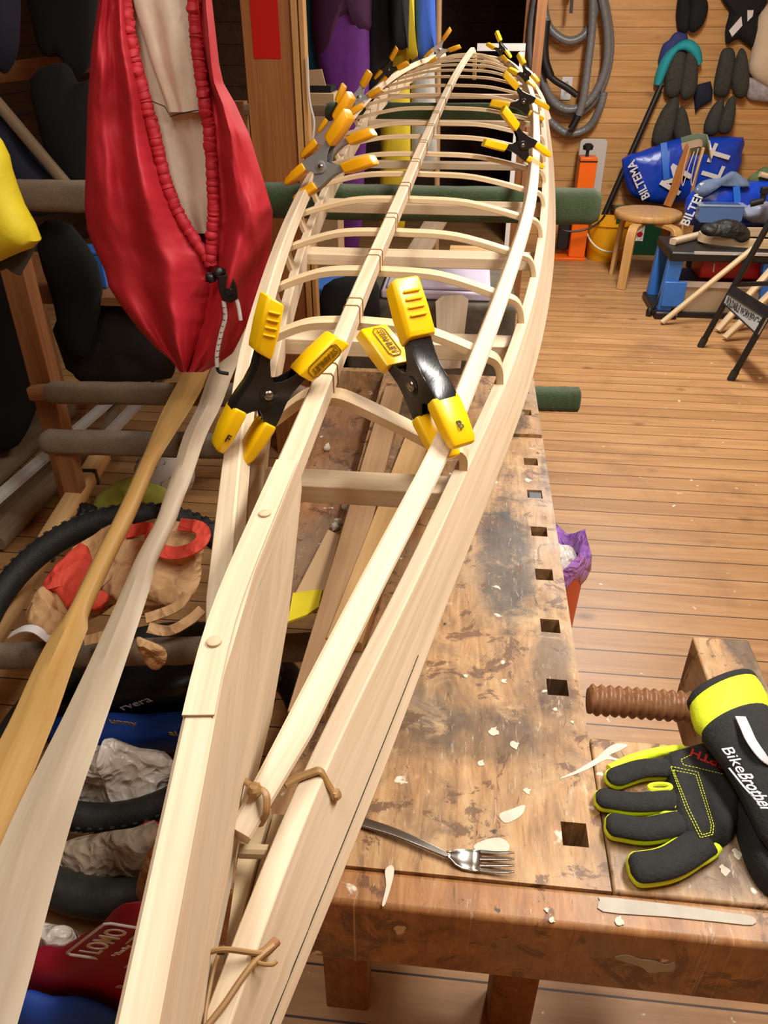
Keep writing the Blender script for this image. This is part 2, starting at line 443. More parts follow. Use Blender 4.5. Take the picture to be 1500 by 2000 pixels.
def dup(root):
    r = root.copy(); COL.objects.link(r)
    OFF[r.name] = OFF[root.name]
    for ch in list(root.children):
        c = ch.copy(); COL.objects.link(c); c.parent = r
        for g in list(ch.children):
            d = g.copy(); COL.objects.link(d); d.parent = c
    return r
def text(name, body, mat, parent, origin, ex, ey, size, depth_=.0006, lift=.0006, shear=0, width=None, align='CENTER', bold=0):
    """writing: centre at origin, baseline along ex, letters upright along ey; flat mesh letters"""
    cu = bpy.data.curves.new(name, 'FONT'); cu.body = body; cu.size = 1.0; cu.align_x = align; cu.align_y = 'CENTER'
    cu.extrude = depth_ / size / 2; cu.shear = shear; cu.resolution_u = 3; cu.offset = bold
    to = bpy.data.objects.new(name + '_tmp', cu); COL.objects.link(to)
    dg = bpy.context.evaluated_depsgraph_get(); dg.update()
    me = bpy.data.meshes.new_from_object(to.evaluated_get(dg))
    bpy.data.objects.remove(to)
    ex = V(ex).normalized(); ey = V(ey); ey = (ey - ex * ey.dot(ex)).normalized(); ez = ex.cross(ey)
    xs = [v.co.x for v in me.vertices]; k = 1.0
    if width: k = width / ((max(xs) - min(xs)) * size)
    off = OFF[parent.name] if parent else V()
    for v in me.vertices:
        c = v.co.copy(); v.co = V(origin) + ex * c.x * size * k + ey * c.y * size + ez * (c.z * size + lift) - off
    me.materials.clear(); me.materials.append(mat); me.name = name
    o = bpy.data.objects.new(name, me); COL.objects.link(o)
    if parent: o.parent = parent
    OFF[o.name] = off
    return o
def hermite(xs, ys, x):
    n = len(xs)
    if x <= xs[0]:
        s_ = (ys[1] - ys[0]) / (xs[1] - xs[0]); return ys[0] + (x - xs[0]) * s_
    if x >= xs[-1]:
        s_ = (ys[-1] - ys[-2]) / (xs[-1] - xs[-2]); return ys[-1] + (x - xs[-1]) * s_
    i = max(k for k in range(n - 1) if xs[k] <= x)
    def sl(k):
        if k == 0: return (ys[1] - ys[0]) / (xs[1] - xs[0])
        if k == n - 1: return (ys[-1] - ys[-2]) / (xs[-1] - xs[-2])
        return (ys[k + 1] - ys[k - 1]) / (xs[k + 1] - xs[k - 1])
    h = xs[i + 1] - xs[i]; t = (x - xs[i]) / h
    return ((2 * t ** 3 - 3 * t ** 2 + 1) * ys[i] + (t ** 3 - 2 * t ** 2 + t) * h * sl(i)
            + (-2 * t ** 3 + 3 * t ** 2) * ys[i + 1] + (t ** 3 - t ** 2) * h * sl(i + 1))
class Curve:
    """a line in space as x(y), z(y)"""
    def __init__(s, pts, it=40):
        pts = sorted(pts, key=lambda p: p.y)
        q = []                                            # resample finely and relax small wobbles
        for i in range(len(pts) - 1): q += [pts[i].lerp(pts[i + 1], k / 6) for k in range(6)]
        q.append(pts[-1])
        for _ in range(it): q = [q[0]] + [q[i] * .5 + (q[i - 1] + q[i + 1]) * .25 for i in range(1, len(q) - 1)] + [q[-1]]
        pts = q[::2]
        s.y = [p.y for p in pts]; s.xs = [p.x for p in pts]; s.zs = [p.z for p in pts]
    def __call__(s, y): return V((hermite(s.y, s.xs, y), y, hermite(s.y, s.zs, y)))
def catmull(pts, n=8, closed=False):
    pts = [V(p) for p in pts]; out = []; m = len(pts)
    for i in range(m if closed else m - 1):
        p0 = pts[(i - 1) % m] if closed or i > 0 else pts[0] * 2 - pts[1]
        p1 = pts[i]; p2 = pts[(i + 1) % m]
        p3 = pts[(i + 2) % m] if closed or i + 2 < m else pts[-1] * 2 - pts[-2]
        for k in range(n):
            t = k / n
            out.append(.5 * ((2 * p1) + (p2 - p0) * t + (2 * p0 - 5 * p1 + 4 * p2 - p3) * t * t + (3 * p1 - p0 - 3 * p2 + p3) * t ** 3))
    if not closed: out.append(pts[-1])
    return out
def frange(a, b, n): return [a + (b - a) * i / (n - 1) for i in range(n)]
# ================================================================ ROOM
WY = 6.6; XL = -3.2; XR = 2.9; YF = -1.6; ZC = 2.55; T_ = .08
def slab(name, x0, x1, y0, y1, z0, z1, mat):
    mb = MB(); mb.box(((x0 + x1) / 2, (y0 + y1) / 2, (z0 + z1) / 2), (x1 - x0, y1 - y0, z1 - z0))
    return struct(mb.build(name, mat))
slab('floor', XL, XR, YF, WY + 2.6, -.08, 0, M['floor'])
slab('ceiling', XL, XR, YF, WY + 2.6, ZC, ZC + .08, M['ceil'])
DX0 = P(640, 100, y=WY).x; DX1 = P(1030, 200, y=WY).x
slab('wall_back', DX1, XR, WY, WY + T_, 0, ZC, M['wallb'])
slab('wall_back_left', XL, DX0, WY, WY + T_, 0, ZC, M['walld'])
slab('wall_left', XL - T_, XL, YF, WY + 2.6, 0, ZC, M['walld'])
slab('wall_right', XR, XR + T_, YF, WY + 2.6, 0, ZC, M['wallb'])
slab('wall_front', XL, XR, YF - T_, YF, 0, ZC, M['wallb'])
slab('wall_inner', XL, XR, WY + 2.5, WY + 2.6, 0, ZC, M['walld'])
slab('trim_1', DX1 - .07, DX1 + .012, WY - .03, WY + T_ + .01, 0, ZC, M['orangewood'])
# ---------------------------------------------------------------- lamps
def area(name, loc, sx, sy, power, col, target=None):
    l = bpy.data.lights.new(name, 'AREA'); l.shape = 'RECTANGLE'; l.size = sx; l.size_y = sy; l.energy = power; l.color = col
    o = bpy.data.objects.new(name, l); COL.objects.link(o); o.location = loc
    if target: o.rotation_euler = (V(target) - V(loc)).to_track_quat('-Z', 'Y').to_euler()
    return o
WARM = (1.0, .945, .865)
area('ceiling_lamp_near', (.75, .95, 2.48), .25, 1.2, 56, WARM)
area('ceiling_lamp_left', (-.45, .45, 2.48), .25, 1.2, 17, WARM)
area('ceiling_lamp_far', (.9, 4.1, 2.48), .25, 1.2, 90, WARM)
w = bpy.data.worlds.new('world'); S.world = w; w.use_nodes = True
w.node_tree.nodes['Background'].inputs[0].default_value = (1, .93, .84, 1); w.node_tree.nodes['Background'].inputs[1].default_value = .16
S.view_settings.view_transform = 'Standard'; S.view_settings.look = 'None'; S.view_settings.gamma = 1; S.view_settings.exposure = 0
S.view_settings.use_curve_mapping = False
# ================================================================ KAYAK FRAME (keel up)
KB = .0622; GB = .075
KA = CAMH - .3525; GA = CAMH - .4606
def Kp(o=0): return (KA + o, KB)
def Gp(o=0): return (GA + o, GB)
_kp = [(265, 2000, -.014), (326, 1700, -.006), (388, 1400, 0), (410, 1275, 0), (443, 1170, 0), (497, 1050, 0), (538, 950, 0), (631, 740, 0),
       (690, 587, 0), (726, 500, 0), (776, 400, 0), (832, 257, 0), (883, 147, 0), (908, 110, 0), (924, 90, 0)]
keel = Curve([P(u, v, pl=Kp(o)) for u, v, o in _kp])
TIP = keel(4.55)
YN = .03
kayak = thing('kayak_frame', 'unfinished pale wooden kayak frame lying keel up, reaching from the foreground to the doorway', 'kayak', (-.1, 2.2, 1.17))
KW = .019; KH = .023
_ys = frange(YN, 4.5, 46)
def keelpt(y):
    p = keel(y)
    if y > 4.25: p.z -= (y - 4.25) ** 2 * .9
    return p
mb = MB(); mb.sweep([keelpt(y) - V((0, 0, KH / 2)) for y in _ys] + [V((TIP.x, 4.58, TIP.z - .16))], KW, KH, ch=.0022)
mb.build('keelson', M['pale'], kayak)
# thin scarf strip on the keel and the two peg ends
y0, y1 = P(388, 1396, pl=Kp()).y, P(560, 900, pl=Kp()).y
mb = MB(); _q = frange(y0, y1, 12)
mb.sweep([keel(y) + V((0, 0, .0006)) for y in _q], [KW * .98] * 12, [.0015] * 10 + [.0010, .0004])
mb.build('scarf_strip', M['pale'], kayak)
for u, v, r in ((517, 1003, .0048), (418, 1253, .0048)):
    p = P(u, v, pl=Kp(.002)); mb = MB(); mb.lathe(p, [(r, -.004), (r, .0008), (r * .8, .0013)], 16)
    part_label(mb.build('peg', M['pegend'], kayak), 'round wooden peg end flush with the keel')
# stem plate under the near end of the keel
_sp = [(393, 2000), (432, 1828), (468, 1652), (500, 1525), (531, 1400), (564, 1207), (590, 955)]
bot = []
for u, v in _sp:
    x = -.13
    for _ in range(4):
        q = P(u, v, x=x); x = keel(q.y).x + .009
    bot.append(q)
bot.sort(key=lambda p: p.y)
bot = [V((keel(YN).x + .009, YN, bot[0].z - .03))] + bot
side = list(bot) + [keel(y) + V((.009, 0, -KH * .8)) for y in frange(bot[-1].y, YN, 8)]
mb = MB(); mb.prism(side, (-.018, 0, 0)); mb.build('stem_plate', M['pale'], kayak, bevel=.001)
# chines
_cr = [(482, 1605, .078), (541, 1508, .072), (599, 1398, .066), (700, 1183, .058), (826, 950, .048), (868, 872, .043), (916, 752, .036), (981, 587, .03),
       (1035, 421, .03), (1042, 395, .03), (1050, 293, .03), (1052, 220, .03), (1041, 161, .032), (1012, 124, .035), (985, 111, .04)]
chR = Curve([P(u, v, pl=Kp(-o)) for u, v, o in _cr])
_cl = [(412, 1290, .066), (420, 1180, .06), (433, 1060, .054), (445, 950, .048), (456, 850, .042), (468, 740, .036), (480, 670, .032), (505, 590, .03), (530, 504, .03), (567, 410, .03), (605, 334, .03),
       (652, 262, .03), (690, 208, .03), (726, 169, .03), (785, 128, .032), (829, 112, .035), (876, 99, .04)]
chL = Curve([P(u, v, pl=Kp(-o)) for u, v, o in _cl])
def chine(y, side):
    c = chR if side > 0 else chL
    ye = c.y[-1]
    if y <= ye: return c(y)
    a = c(ye); t = min(1, (y - ye) / (4.5 - ye)); k = keelpt(min(y, 4.5))
    b = V((k.x + side * .012, 4.5, k.z - .05)); p = a.lerp(b, t)
    p.x += side * .03 * math.sin(math.pi * t); return p
CW = .021; CHH = .021
for side, nm in ((1, 'right'), (-1, 'left')):
    c = chR if side > 0 else chL
    ys = frange(c.y[0] - .003, 4.48, 60)
    path = [chine(y, side) for y in ys]
    ups = [V((side * .42, 0, 1)).normalized()] * len(path)
    mb = MB(); mb.sweep([p - u * CHH / 2 for p, u in zip(path, ups)], [CW * .7] + [CW] * 59, [CHH * .7] + [CHH] * 59, ups=ups, ch=.0018)
    part_label(mb.build('chine_stringer', M['pale'], kayak), 'bent square batten along the %s side of the frame' % nm)
# gunwales
_gr = [(450, 2000), (571, 1634), (680, 1400), (793, 1183), (850, 1062), (893, 960), (957, 820), (1006, 717), (1046, 587), (1068, 483), (1075, 383), (1070, 283), (1066, 240), (1060, 200)]
_gb = [(551, 2000), (702, 1634), (795, 1400), (867, 1183), (926, 1060), (958, 960), (1020, 820), (1052, 710), (1079, 587), (1087, 483), (1088, 383), (1080, 290), (1073, 245), (1066, 205)]
gtR = Curve([P(u, v, pl=Gp()) for u, v in _gr]); gbR = Curve([P(u, v, pl=Gp(-.055)) for u, v in _gb])
YG = min(gtR.y[-1], gbR.y[-1])
def gun(y, side, top=True):
    c = gtR if top else gbR
    if y <= YG: p = c(y)
    else:
        a = c(YG); k0 = keel(YG).x; h0 = a.x - k0; t = min(1, (y - YG) / (4.52 - YG))
        h = h0 * math.sqrt(max(0, 1 - t ** 1.9)) * (1 - .12 * t) + .012
        p = V((keel(y).x + h, y, a.z + GB * (y - YG)))
    if side < 0:
        q = chine(max(y, chL.y[0]), -1); w_ = min(1, max(0, (y - .30) / .35))
        xn = keel(y).x - .010 - .06 * max(0, y - .1)
        p.x = xn * (1 - w_) + (q.x + (.010 if y < 2.6 else .010 - .02 * (y - 2.6))) * w_
        if not top: p.x -= .004
    return p
GT = .0155
for side, nm in ((1, 'right'), (-1, 'left')):
    ys = frange(YN, 4.5, 150); rg = []
    for y in ys:
        a = gun(y, side); b = gun(y, side, False); i = V((-side * GT, 0, 0))
        rg.append([a, b, b + i, a + i] if side > 0 else [a + i, b + i, b, a])
    mb = MB(); mb.rings(rg, True, True)
    part_label(mb.build('gunwale', M['pale'], kayak, bevel=.0012), 'tall plank forming the %s edge of the frame' % nm)
# fine crack along the near gunwale and dark knots on the stem plate
mb = MB(); mb.tube([gun(y, 1).lerp(gun(y, 1, False), .74 + .03 * math.sin(y * 5)) + V((.0004, 0, .0002)) for y in frange(.06, .50, 30)], .00038, 5); part_label(mb.build('crack_line', M['ink'], kayak), 'thin dark crack along the gunwale')
for pts in ([(470, 1298), (482, 1302), (477, 1345), (466, 1392), (457, 1440), (452, 1470), (450, 1440), (457, 1385), (462, 1330)], [(441, 1662), (447, 1680), (446, 1700), (436, 1712), (430, 1704), (436, 1684)]):
    c = []
    for u, v in pts:
        x = -.13
        for _ in range(4): q = P(u, v, x=x); x = keel(q.y).x + .0094
        c.append(P(u, v, x=x))
    mb = MB(); mb.prism(catmull(c, 3, True), (-.001, 0, 0)); part_label(mb.build('knot_mark', M['batten'], kayak), 'brown knot in the stem plate')
# filler boards closing the slot between the stem plate and the right gunwale
for o_, w0, w1 in ((-.030, .0, .48), (-.036, .52, 1.0)):
    rg = []
    for y in frange(YN, .335, 12):
        xl = keel(y).x + .0095; xr = gun(y, 1).x - GT - .001; xr = max(xr, xl + .002); z = gun(y, 1).z + o_
        a_, b_ = xl + (xr - xl) * w0, xl + (xr - xl) * w1
        rg.append([V((a_, y, z)), V((b_, y, z)), V((b_, y, z - .012)), V((a_, y, z - .012))])
    mb = MB(); mb.rings(rg, True, False); mb.build('filler_board', M['palewarm'], kayak)
# ribs, bent over from gunwale to gunwale
RIBV = [(640, 720), (690, 590), (729, 493), (767, 421), (792, 360), (811, 313), (825, 276), (838, 244), (849, 219), (862, 191.5), (873, 167), (881, 150)]
RIBY = [P(u, v, pl=Kp()).y for u, v in RIBV] + [3.42, 3.63, 3.82, 3.99, 4.14, 4.27]
for i, y in enumerate(RIBY):
    if i == 0: y -= .012
    k = keelpt(y); cr = chine(y, 1); cl = chine(y, -1); gr = gun(y, 1); gl = gun(y, -1)
    kz = k.z - KH - .004
    def half(c, g, s):
        cz = c.z - CHH - .005 - (.012 if i == 0 else 0)
        gx = g.x - s * GT * .5
        return [V((k.x + s * .02, y, kz)), V((k.x * .5 + c.x * .5, y, kz * .5 + cz * .5 + (.003 if i == 0 else .010))), V((c.x - s * .012, y, cz)),
                V((c.x * .5 + gx * .5 + s * .004, y, cz * .52 + g.z * .48 + .004)), V((gx, y, g.z - .016))]
    L = half(cl, gl, -1)[::-1]; Rr = half(cr, gr, 1)
    path = catmull(L + [V((k.x, y, kz))] + Rr, 5)
    w = .027 if y < 1.7 else .020
    mb = MB()
    rg = []
    for j, p in enumerate(path):
        t = (path[min(j + 1, len(path) - 1)] - path[max(j - 1, 0)]).normalized(); n = V((-t.z, 0, t.x))
        if n.length < .01: n = V((0, 0, 1))
        n.normalize(); a = V((0, w / 2, 0)); b = n * .0046
        rg.append([p - a - b, p + a - b, p + a + b, p - a + b])
    mb.rings(rg, True, True)
    ob = mb.build('rib', M['palewarm'], kayak, bevel=.001)
# dark cord grooves round the keel at the ribs
for i, y in enumerate(RIBY[:11]):
    for dy in (-.013, .013):
        p = keel(y + dy); e = .0006; h = KW / 2 + e
        loop = [p + V((-h, 0, -KH)), p + V((-h, 0, -.002)), p + V((-h + .002, 0, e)), p + V((h - .002, 0, e)), p + V((h, 0, -.002)), p + V((h, 0, -KH - e)), p + V((0, 0, -KH - e))]
        mb = MB(); mb.tube(loop, .0009, 5, closed=True, smooth=False); part_label(mb.build('binding_cord', M['sinew'], kayak), 'thin brown cord bound round the keel')
# deck beams between the gunwales
for u, vb, vf, vbot in ((650, 913, 951, 985), (740, 641, 668, 699), (770, 481, 500, 522), (800, 386, 399, 419), (820, 311, 318, 328), (860, 232, 236, 242), (860, 181, 184, 192)):
    yb = P(u, vb, pl=Gp(-.022)).y; q = P(u, vf, pl=Gp(-.022)); zb = P(u, vbot, y=q.y).z
    yc = (yb + q.y) / 2; h = max(.016, min(.034, q.z - zb))
    a = gun(yc, -1); b = gun(yc, 1); d = max(.02, yb - q.y)
    mb = MB(); mb.sweep([V((a.x + .012, yc, q.z - h / 2)), V((b.x - .012, yc, q.z - h / 2))], d, h)
    mb.build('deck_beam', M['beam'], kayak, bevel=.0015)
# sinew lashings at the near end
def lash(pts, r, flat=.45, nm='lashing'):
    mb = MB(); mb.tube(catmull(pts, 5), r, 8, flat=flat); part_label(mb.build(nm, M['sinew'], kayak), 'brown sinew lashing')
q = chine(chR.y[0] + .03, 1)
yy = chR.y[0]
def on_g(u, v, o=.002): return P(u, v, pl=Gp(o))
def on_c(u, v, o=.003): return P(u, v, pl=Kp(-.075 + o))
lash([on_c(473, 1522, -.006), on_c(484, 1530, .003), on_c(500, 1538, .004), on_c(516, 1546, .004), on_c(521, 1562, .002), on_c(519, 1592, -.005), on_c(508, 1612, -.018)], .0026)
mb = MB(); mb.ball(on_c(497, 1544, .004), .0052, 6, wob=.2); part_label(mb.build('knot', M['sinew'], kayak), 'small knot of brown sinew')
lash([on_g(556, 1533), on_g(580, 1520), on_g(606, 1510), on_g(626, 1506), P(640, 1530, pl=Gp(-.006)), P(654, 1552, pl=Gp(-.0135))], .0034)
mb = MB(); mb.ball(P(655, 1553, pl=Gp(-.014)), .0045, 6, wob=.3); mb.build('knot', M['sinew'], kayak)
a_ = P(398, 1862, x=keel(.25).x + .0105); b_ = on_g(505, 1862, .003)
lash([a_, a_.lerp(b_, .4) + V((0, 0, .004)), b_, P(530, 1856, pl=Gp(-.002))], .0016, 1.0)
lash([P(534, 1846, pl=Gp(0)), on_g(500, 1876, .002), on_g(470, 1915, .002), on_g(438, 1962, .002), on_g(400, 2010, .002)], .002, 1.0)
lash([on_g(426, 1866, .002), on_g(418, 1890, .001), on_g(404, 1960, 0), on_g(398, 2010, 0)], .0012, 1.0)
lash([on_g(490, 1860), on_g(505, 1880), on_g(530, 1884, .001), on_g(540, 1878, 0)], .0012, 1.0)
mb = MB(); mb.sweep([on_g(498, 1872, .001), P(520, 1858, pl=Gp(-.0005)), P(540, 1838, pl=Gp(-.004))], .0055, .004, ch=.001); part_label(mb.build('toggle', M['brownwood'], kayak), 'small dark wooden toggle in the lashing')
mb = MB(); mb.ball(a_, .0048, 7, (.4, 1, 1)); part_label(mb.build('plug', M['steel'], kayak), 'grey plug set in the stem plate')
# small dowel across the slot
mb = MB(); a_ = P(468, 1662, pl=Gp(-.012)); b_ = P(524, 1664, pl=Gp(-.012)); mb.tube([a_, b_], .0045, 10); mb.build('dowel', M['pegend'], kayak)

# ================================================================ SPRING CLAMPS
def clamp(name, label, J, H1, H2, metal, grip, cat='clamp', spring='black', printed=False, mark=None, kscale=1.0):
    """J: jaw end of the near arm, H1: its handle end, H2: handle end of the other arm"""
    J, H1, H2 = V(J), V(H1), V(H2)
    e1 = J - H1; e2 = H1 - H2
    Z = e1.cross(e2).normalized()
    HY = .036
    l1 = V((.169, .017 - .044, 0)); ang = math.atan2(l1.y, l1.x)
    x_ = e1.normalized(); y_ = Z.cross(x_)
    X = x_ * math.cos(-ang) + y_ * math.sin(-ang); Y = Z.cross(X)
    k = e1.length / l1.length
    mid = J - (X * .079 + Y * .017) * k
    base = J
    t = thing(name, label, cat, base, 'spring clamps holding the ribs')
    def T(x, y, z=0): return mid + (X * x + Y * y + Z * z) * k
    for s, w in ((1, .0135), (-1, .0112)):
        up_ = [(-.072, .0405), (-.050, .0345), (-.032, .0285), (-.016, .0245), (.000, .0240), (.016, .0260), (.030, .0262), (.044, .0235), (.058, .0195)]
        low = [(.058, .0135), (.044, .0150), (.032, .0140), (.024, .0070), (.016, -.0040), (.006, -.0090), (-.005, -.0085), (-.013, -.0020), (-.020, .0085), (-.032, .0165), (-.050, .0230), (-.072, .0315)]
        out = up_ + low; th = .0022
        mb = MB()
        mb.prism([T(x, y * s, -w) for x, y in out], Z * (th * k)); mb.prism([T(x, y * s, w - th) for x, y in out], Z * (th * k))
        wb_ = catmull([V((x, y, 0)) for x, y in up_], 3)
        mb.rings([[T(q.x, q.y * s, -w), T(q.x, (q.y + .0012) * s, -w * .75), T(q.x, (q.y + .0012) * s, w * .75), T(q.x, q.y * s, w), T(q.x, (q.y - .0022) * s, w * .8), T(q.x, (q.y - .0022) * s, -w * .8)] for q in wb_], True, True)
        mb.build('arm', M[metal], t, bevel=.0007 * k)
        sec = [(-1, -.82), (-.86, -1), (.86, -1), (1, -.82), (1, .62), (.78, 1), (-.78, 1), (-1, .62)]
        def sleeve(stn, nm):
            mb = MB(); rg = []
            for x, y, hw, hh in stn: rg.append([T(x, (y + b * hh) * s, a * hw) for a, b in sec])
            mb.rings(rg, True, False); return mb.build(nm, M[grip], t, bevel=.0014 * k)
        g = sleeve([(-.091, .0440, .0155, .0088), (-.089, .0432, .0170, .0102), (-.062, .0350, .0180, .0112), (-.040, .0285, .0180, .0104), (-.035, .0270, .0172, .0094)], 'handle_grip')
        gx_ = (X * .94 - Y * s * .28).normalized(); gc = T(-.062, .0352 * s, 0)         # sleeve axis and centre
        faces = [(Z, .0183 * k), (-Z, .0183 * k), ((Y * s + X * .28).normalized(), .0116 * k), (-(Y * s + X * .28).normalized(), .0116 * k)]
        fn, fd = max(faces, key=lambda f: f[0].dot((CAM - gc).normalized()))
        fu = fn.cross(gx_).normalized()
        if s > 0 or not printed:
            if printed:
                for q in range(4):
                    c_ = gc + fn * fd + gx_ * ((-.018 + q * .008) * k); hw3 = (.0095 if abs(fn.dot(Z)) < .5 else .0065) * k
                    mb = MB(); mb.tube([c_ - fu * hw3, c_ + fn * (.0004 * k), c_ + fu * hw3], .0013 * k, 6); mb.build('finger_ridge', M[grip], g)
        else:
            text('lettering', 'STANLEY', M['darkyellow'], g, gc + fn * (fd + .0002), gx_, fu, .0105 * k, .0008, .0003, width=.036 * k, bold=.02)
            c_ = gc + fn * fd; hx = .021 * k; hy = .0075 * k
            mb = MB(); mb.tube([c_ + gx_ * a_ * hx + fu * b_ * hy for a_, b_ in ((-1, -.6), (-.8, -1), (.8, -1), (1, -.6), (1, .6), (.8, 1), (-.8, 1), (-1, .6))], .0007 * k, 5, True); mb.build('logo_outline', M['darkyellow'], g)
        p = sleeve([(.028, .0195, .0160, .0072), (.033, .0190, .0168, .0082), (.055, .0180, .0165, .0080), (.074, .0168, .0150, .0062), (.080, .0160, .0132, .0042)], 'jaw_pad')
        if mark and s > 0:
            pc = T(.062, .0175, 0); ff = [(Z, .0160 * k), (-Z, .0160 * k), (Y, .0080 * k)]
            fn, fd = max(ff, key=lambda f: f[0].dot((CAM - pc).normalized())); fu = -X
            text('mark', mark, M['ink'], p, pc + fn * (fd + .0006), fu.cross(fn), fu, .013 * k, .0006, .0004)
    for zz, sg in ((.0142, 1), (-.0142, -1)):
        mb = MB(); mb.lathe(T(0, 0, .0112 * sg), [(.0105 * k, 0), (.0105 * k, .0028 * k), (.009 * k, .0034 * k)], 20, axis=Z * sg); mb.build('pivot_boss', M[metal], t)
        mb = MB(); mb.lathe(T(0, 0, zz * sg * sg), [(.0056 * k, 0), (.0050 * k, .0016 * k), (.003 * k, .0026 * k), (.0005, .003 * k)], 16, axis=Z * sg); mb.build('rivet_head', M['steel'], t)
    mb = MB(); mb.tube([T(0, 0, -.0152), T(0, 0, .0152)], .0048 * k, 14); mb.build('pivot_rivet', M['steel' if metal != 'blackpaint' else 'blackpaint'], t)
    mb = MB()
    for q in range(5):
        zz = -.0075 + q * .00375
        mb.tube([T(.0095 * math.cos(a) - .001, .0095 * math.sin(a), zz) for a in frange(0, 2 * math.pi * 15 / 16, 16)], .0017 * k, 6, closed=True)
    mb.tube([T(.008, .004, 0), T(.03, .014, 0)], .0015 * k, 6); mb.tube([T(.008, -.004, 0), T(.03, -.014, 0)], .0015 * k, 6)
    mb.build('spring', M[spring], t)
    return t
def onchine(u, v, side, o=.010):
    return P(u, v, pl=Kp(-.03 + o))
# near pair
J = P(905, 868, pl=Kp(-.037)); 
clamp('spring_clamp', 'large black spring clamp with letter B on its yellow jaw, nearest on the right stringer', J, P(787, 553, y=J.y + .085), P(716, 632, y=J.y + .135), 'blackpaint', 'yellow', printed=True, mark='B')
J = P(424, 874, pl=Kp(-.036))
clamp('spring_clamp', 'large black spring clamp with letter F on its yellow jaw, nearest on the left stringer', J, P(530, 583, y=J.y + .045), P(606, 648, y=J.y + .06), 'blackpaint', 'yellow', printed=True, mark='F')
# far ones: (jaw px, handle px, other handle px, dy1, dy2, metal, grip, label)
CL = [
 ((562, 357), (681, 222), (733, 282), -.02, -.04, 'greysteel', 'amber', 'grey spring clamp on the left stringer, the nearest of the far left cluster'),
 ((592, 305), (685, 186), (734, 232), -.02, -.04, 'greysteel', 'amber', 'grey spring clamp second from the near end of the far left cluster'),
 ((622, 256), (672, 166), (721, 210), .0, .0, 'blackpaint', 'amber', 'black spring clamp in the middle of the far left cluster'),
 ((672, 213), (722, 140), (754, 172), .0, -.03, 'chrome', 'amber', 'bright chromed spring clamp in the far left cluster'),
 ((731, 153), (775, 93), (800, 131), .0, .02, 'blackpaint', 'amber', 'black spring clamp with a thick coil on the left stringer, beside the hanging purple wetsuit'),
 ((828, 112), (880, 56), (899, 77), .0, .0, 'chrome', 'amber', 'chromed spring clamp at the far left, nearest the pointed kayak end'),
 ((1073, 303), (982, 213), (956, 266), -.02, -.03, 'blackpaint', 'yellow', 'black spring clamp on the right stringer, in front of the lower hose loop'),
 ((1072, 211), (985, 143), (964, 196), .0, -.0, 'blackpaint', 'yellow', 'black spring clamp on the right stringer near the hose, second of the far right four'),
 ((1052, 160), (1013, 105), (985, 130), .03, .06, 'blackpaint', 'yellow', 'black spring clamp upright on the right stringer, third of the far right four'),
 ((998, 112), (970, 62), (944, 86), .03, .06, 'blackpaint', 'yellow', 'black spring clamp at the far right, in front of the dark doorway'),
]
for (ju, jv), (hu, hv), (gu, gv), d1, d2, me, gr, lb in CL:
    J = P(ju, jv, pl=Kp(-.022)); clamp('spring_clamp', lb, J, P(hu, hv, y=J.y + d1), P(gu, gv, y=J.y + d2), me, gr)
# ================================================================ WORKBENCH
BZ = .74
HOLES = [(1107, 1628), (1083, 1342), (1070, 1222), (1062, 1122), (1053, 1038), (1046, 965), (1043, 902), (1036, 806), (1033, 764)]
hp = [P(u, v, z=BZ) for u, v in HOLES]
HX = sum(p.x for p in hp[1:7]) / 6
BXR = (P(1133, 1330, z=BZ).x + P(1060, 860, z=BZ).x) / 2        # right edge
BXL = P(690, 985, z=BZ).x - .01                                  # left edge of the thick slab
BYF = P(930, 1715, z=BZ).y                                       # joint to the end cap
BYN = P(930, 1790, z=BZ).y
BYB = P(1042, 738, z=BZ).y
GY = P(1040, 852, z=BZ).y
TH = .075
bench = thing('workbench', 'old paint-spattered wooden workbench with square dog holes below the kayak frame', 'workbench', ((BXL + BXR) / 2, 1.2, 0))
def bbox(x0, x1, y0, y1, z0, z1, mb): return mb.box(((x0 + x1) / 2, (y0 + y1) / 2, (z0 + z1) / 2), (x1 - x0, y1 - y0, z1 - z0))
hw = .0145
def top_with_holes(name, ya, yb, holes, mat):
    mb = MB(); bbox(BXL, HX - hw, ya, yb, BZ - TH, BZ, mb); bbox(HX + hw, BXR, ya, yb, BZ - TH, BZ, mb)
    y = ya
    for h in sorted(holes, key=lambda p: p.y):
        bbox(HX - hw, HX + hw, y, h.y - .0155, BZ - TH, BZ, mb); y = h.y + .0155
    bbox(HX - hw, HX + hw, y, yb, BZ - TH, BZ, mb)
    bbox(HX - hw, HX + hw, ya, yb, BZ - TH - .006, BZ - TH + .001, mb)
    return mb.build(name, mat, bench)
top_with_holes('bench_top', BYF, GY - .008, hp[0:7], M['bench'])
top_with_holes('tail_vise_block', GY + .009, BYB, hp[7:], M['bench'])
mb = MB(); bbox(BXL, BXR - .006, GY - .008, GY + .009, BZ - TH, BZ - .022, mb); mb.build('vise_gap_board', M['orangewood'], bench)
# near wide block with its own dog hole, and the end cap
h0 = hp[0]; RX = 1.05; SY = P(1150, 1440, z=BZ).y
mb = MB(); bbox(BXR + .002, h0.x - .0 + .9, BYF, SY, BZ - TH, BZ, mb); mb.build('shoulder_block', M['bench'], bench, bevel=.003)
mb = MB(); bbox(BXL - .05, RX, BYN, BYF - .001, BZ - .115, BZ - .001, mb); mb.build('end_cap', M['benchfront'], bench, bevel=.006)
mb = MB(); bbox(BXL + .01, RX, BYN + .03, BYN + .06, BZ - .165, BZ - .116, mb); mb.build('under_rail', M['benchside'], bench, bevel=.003)
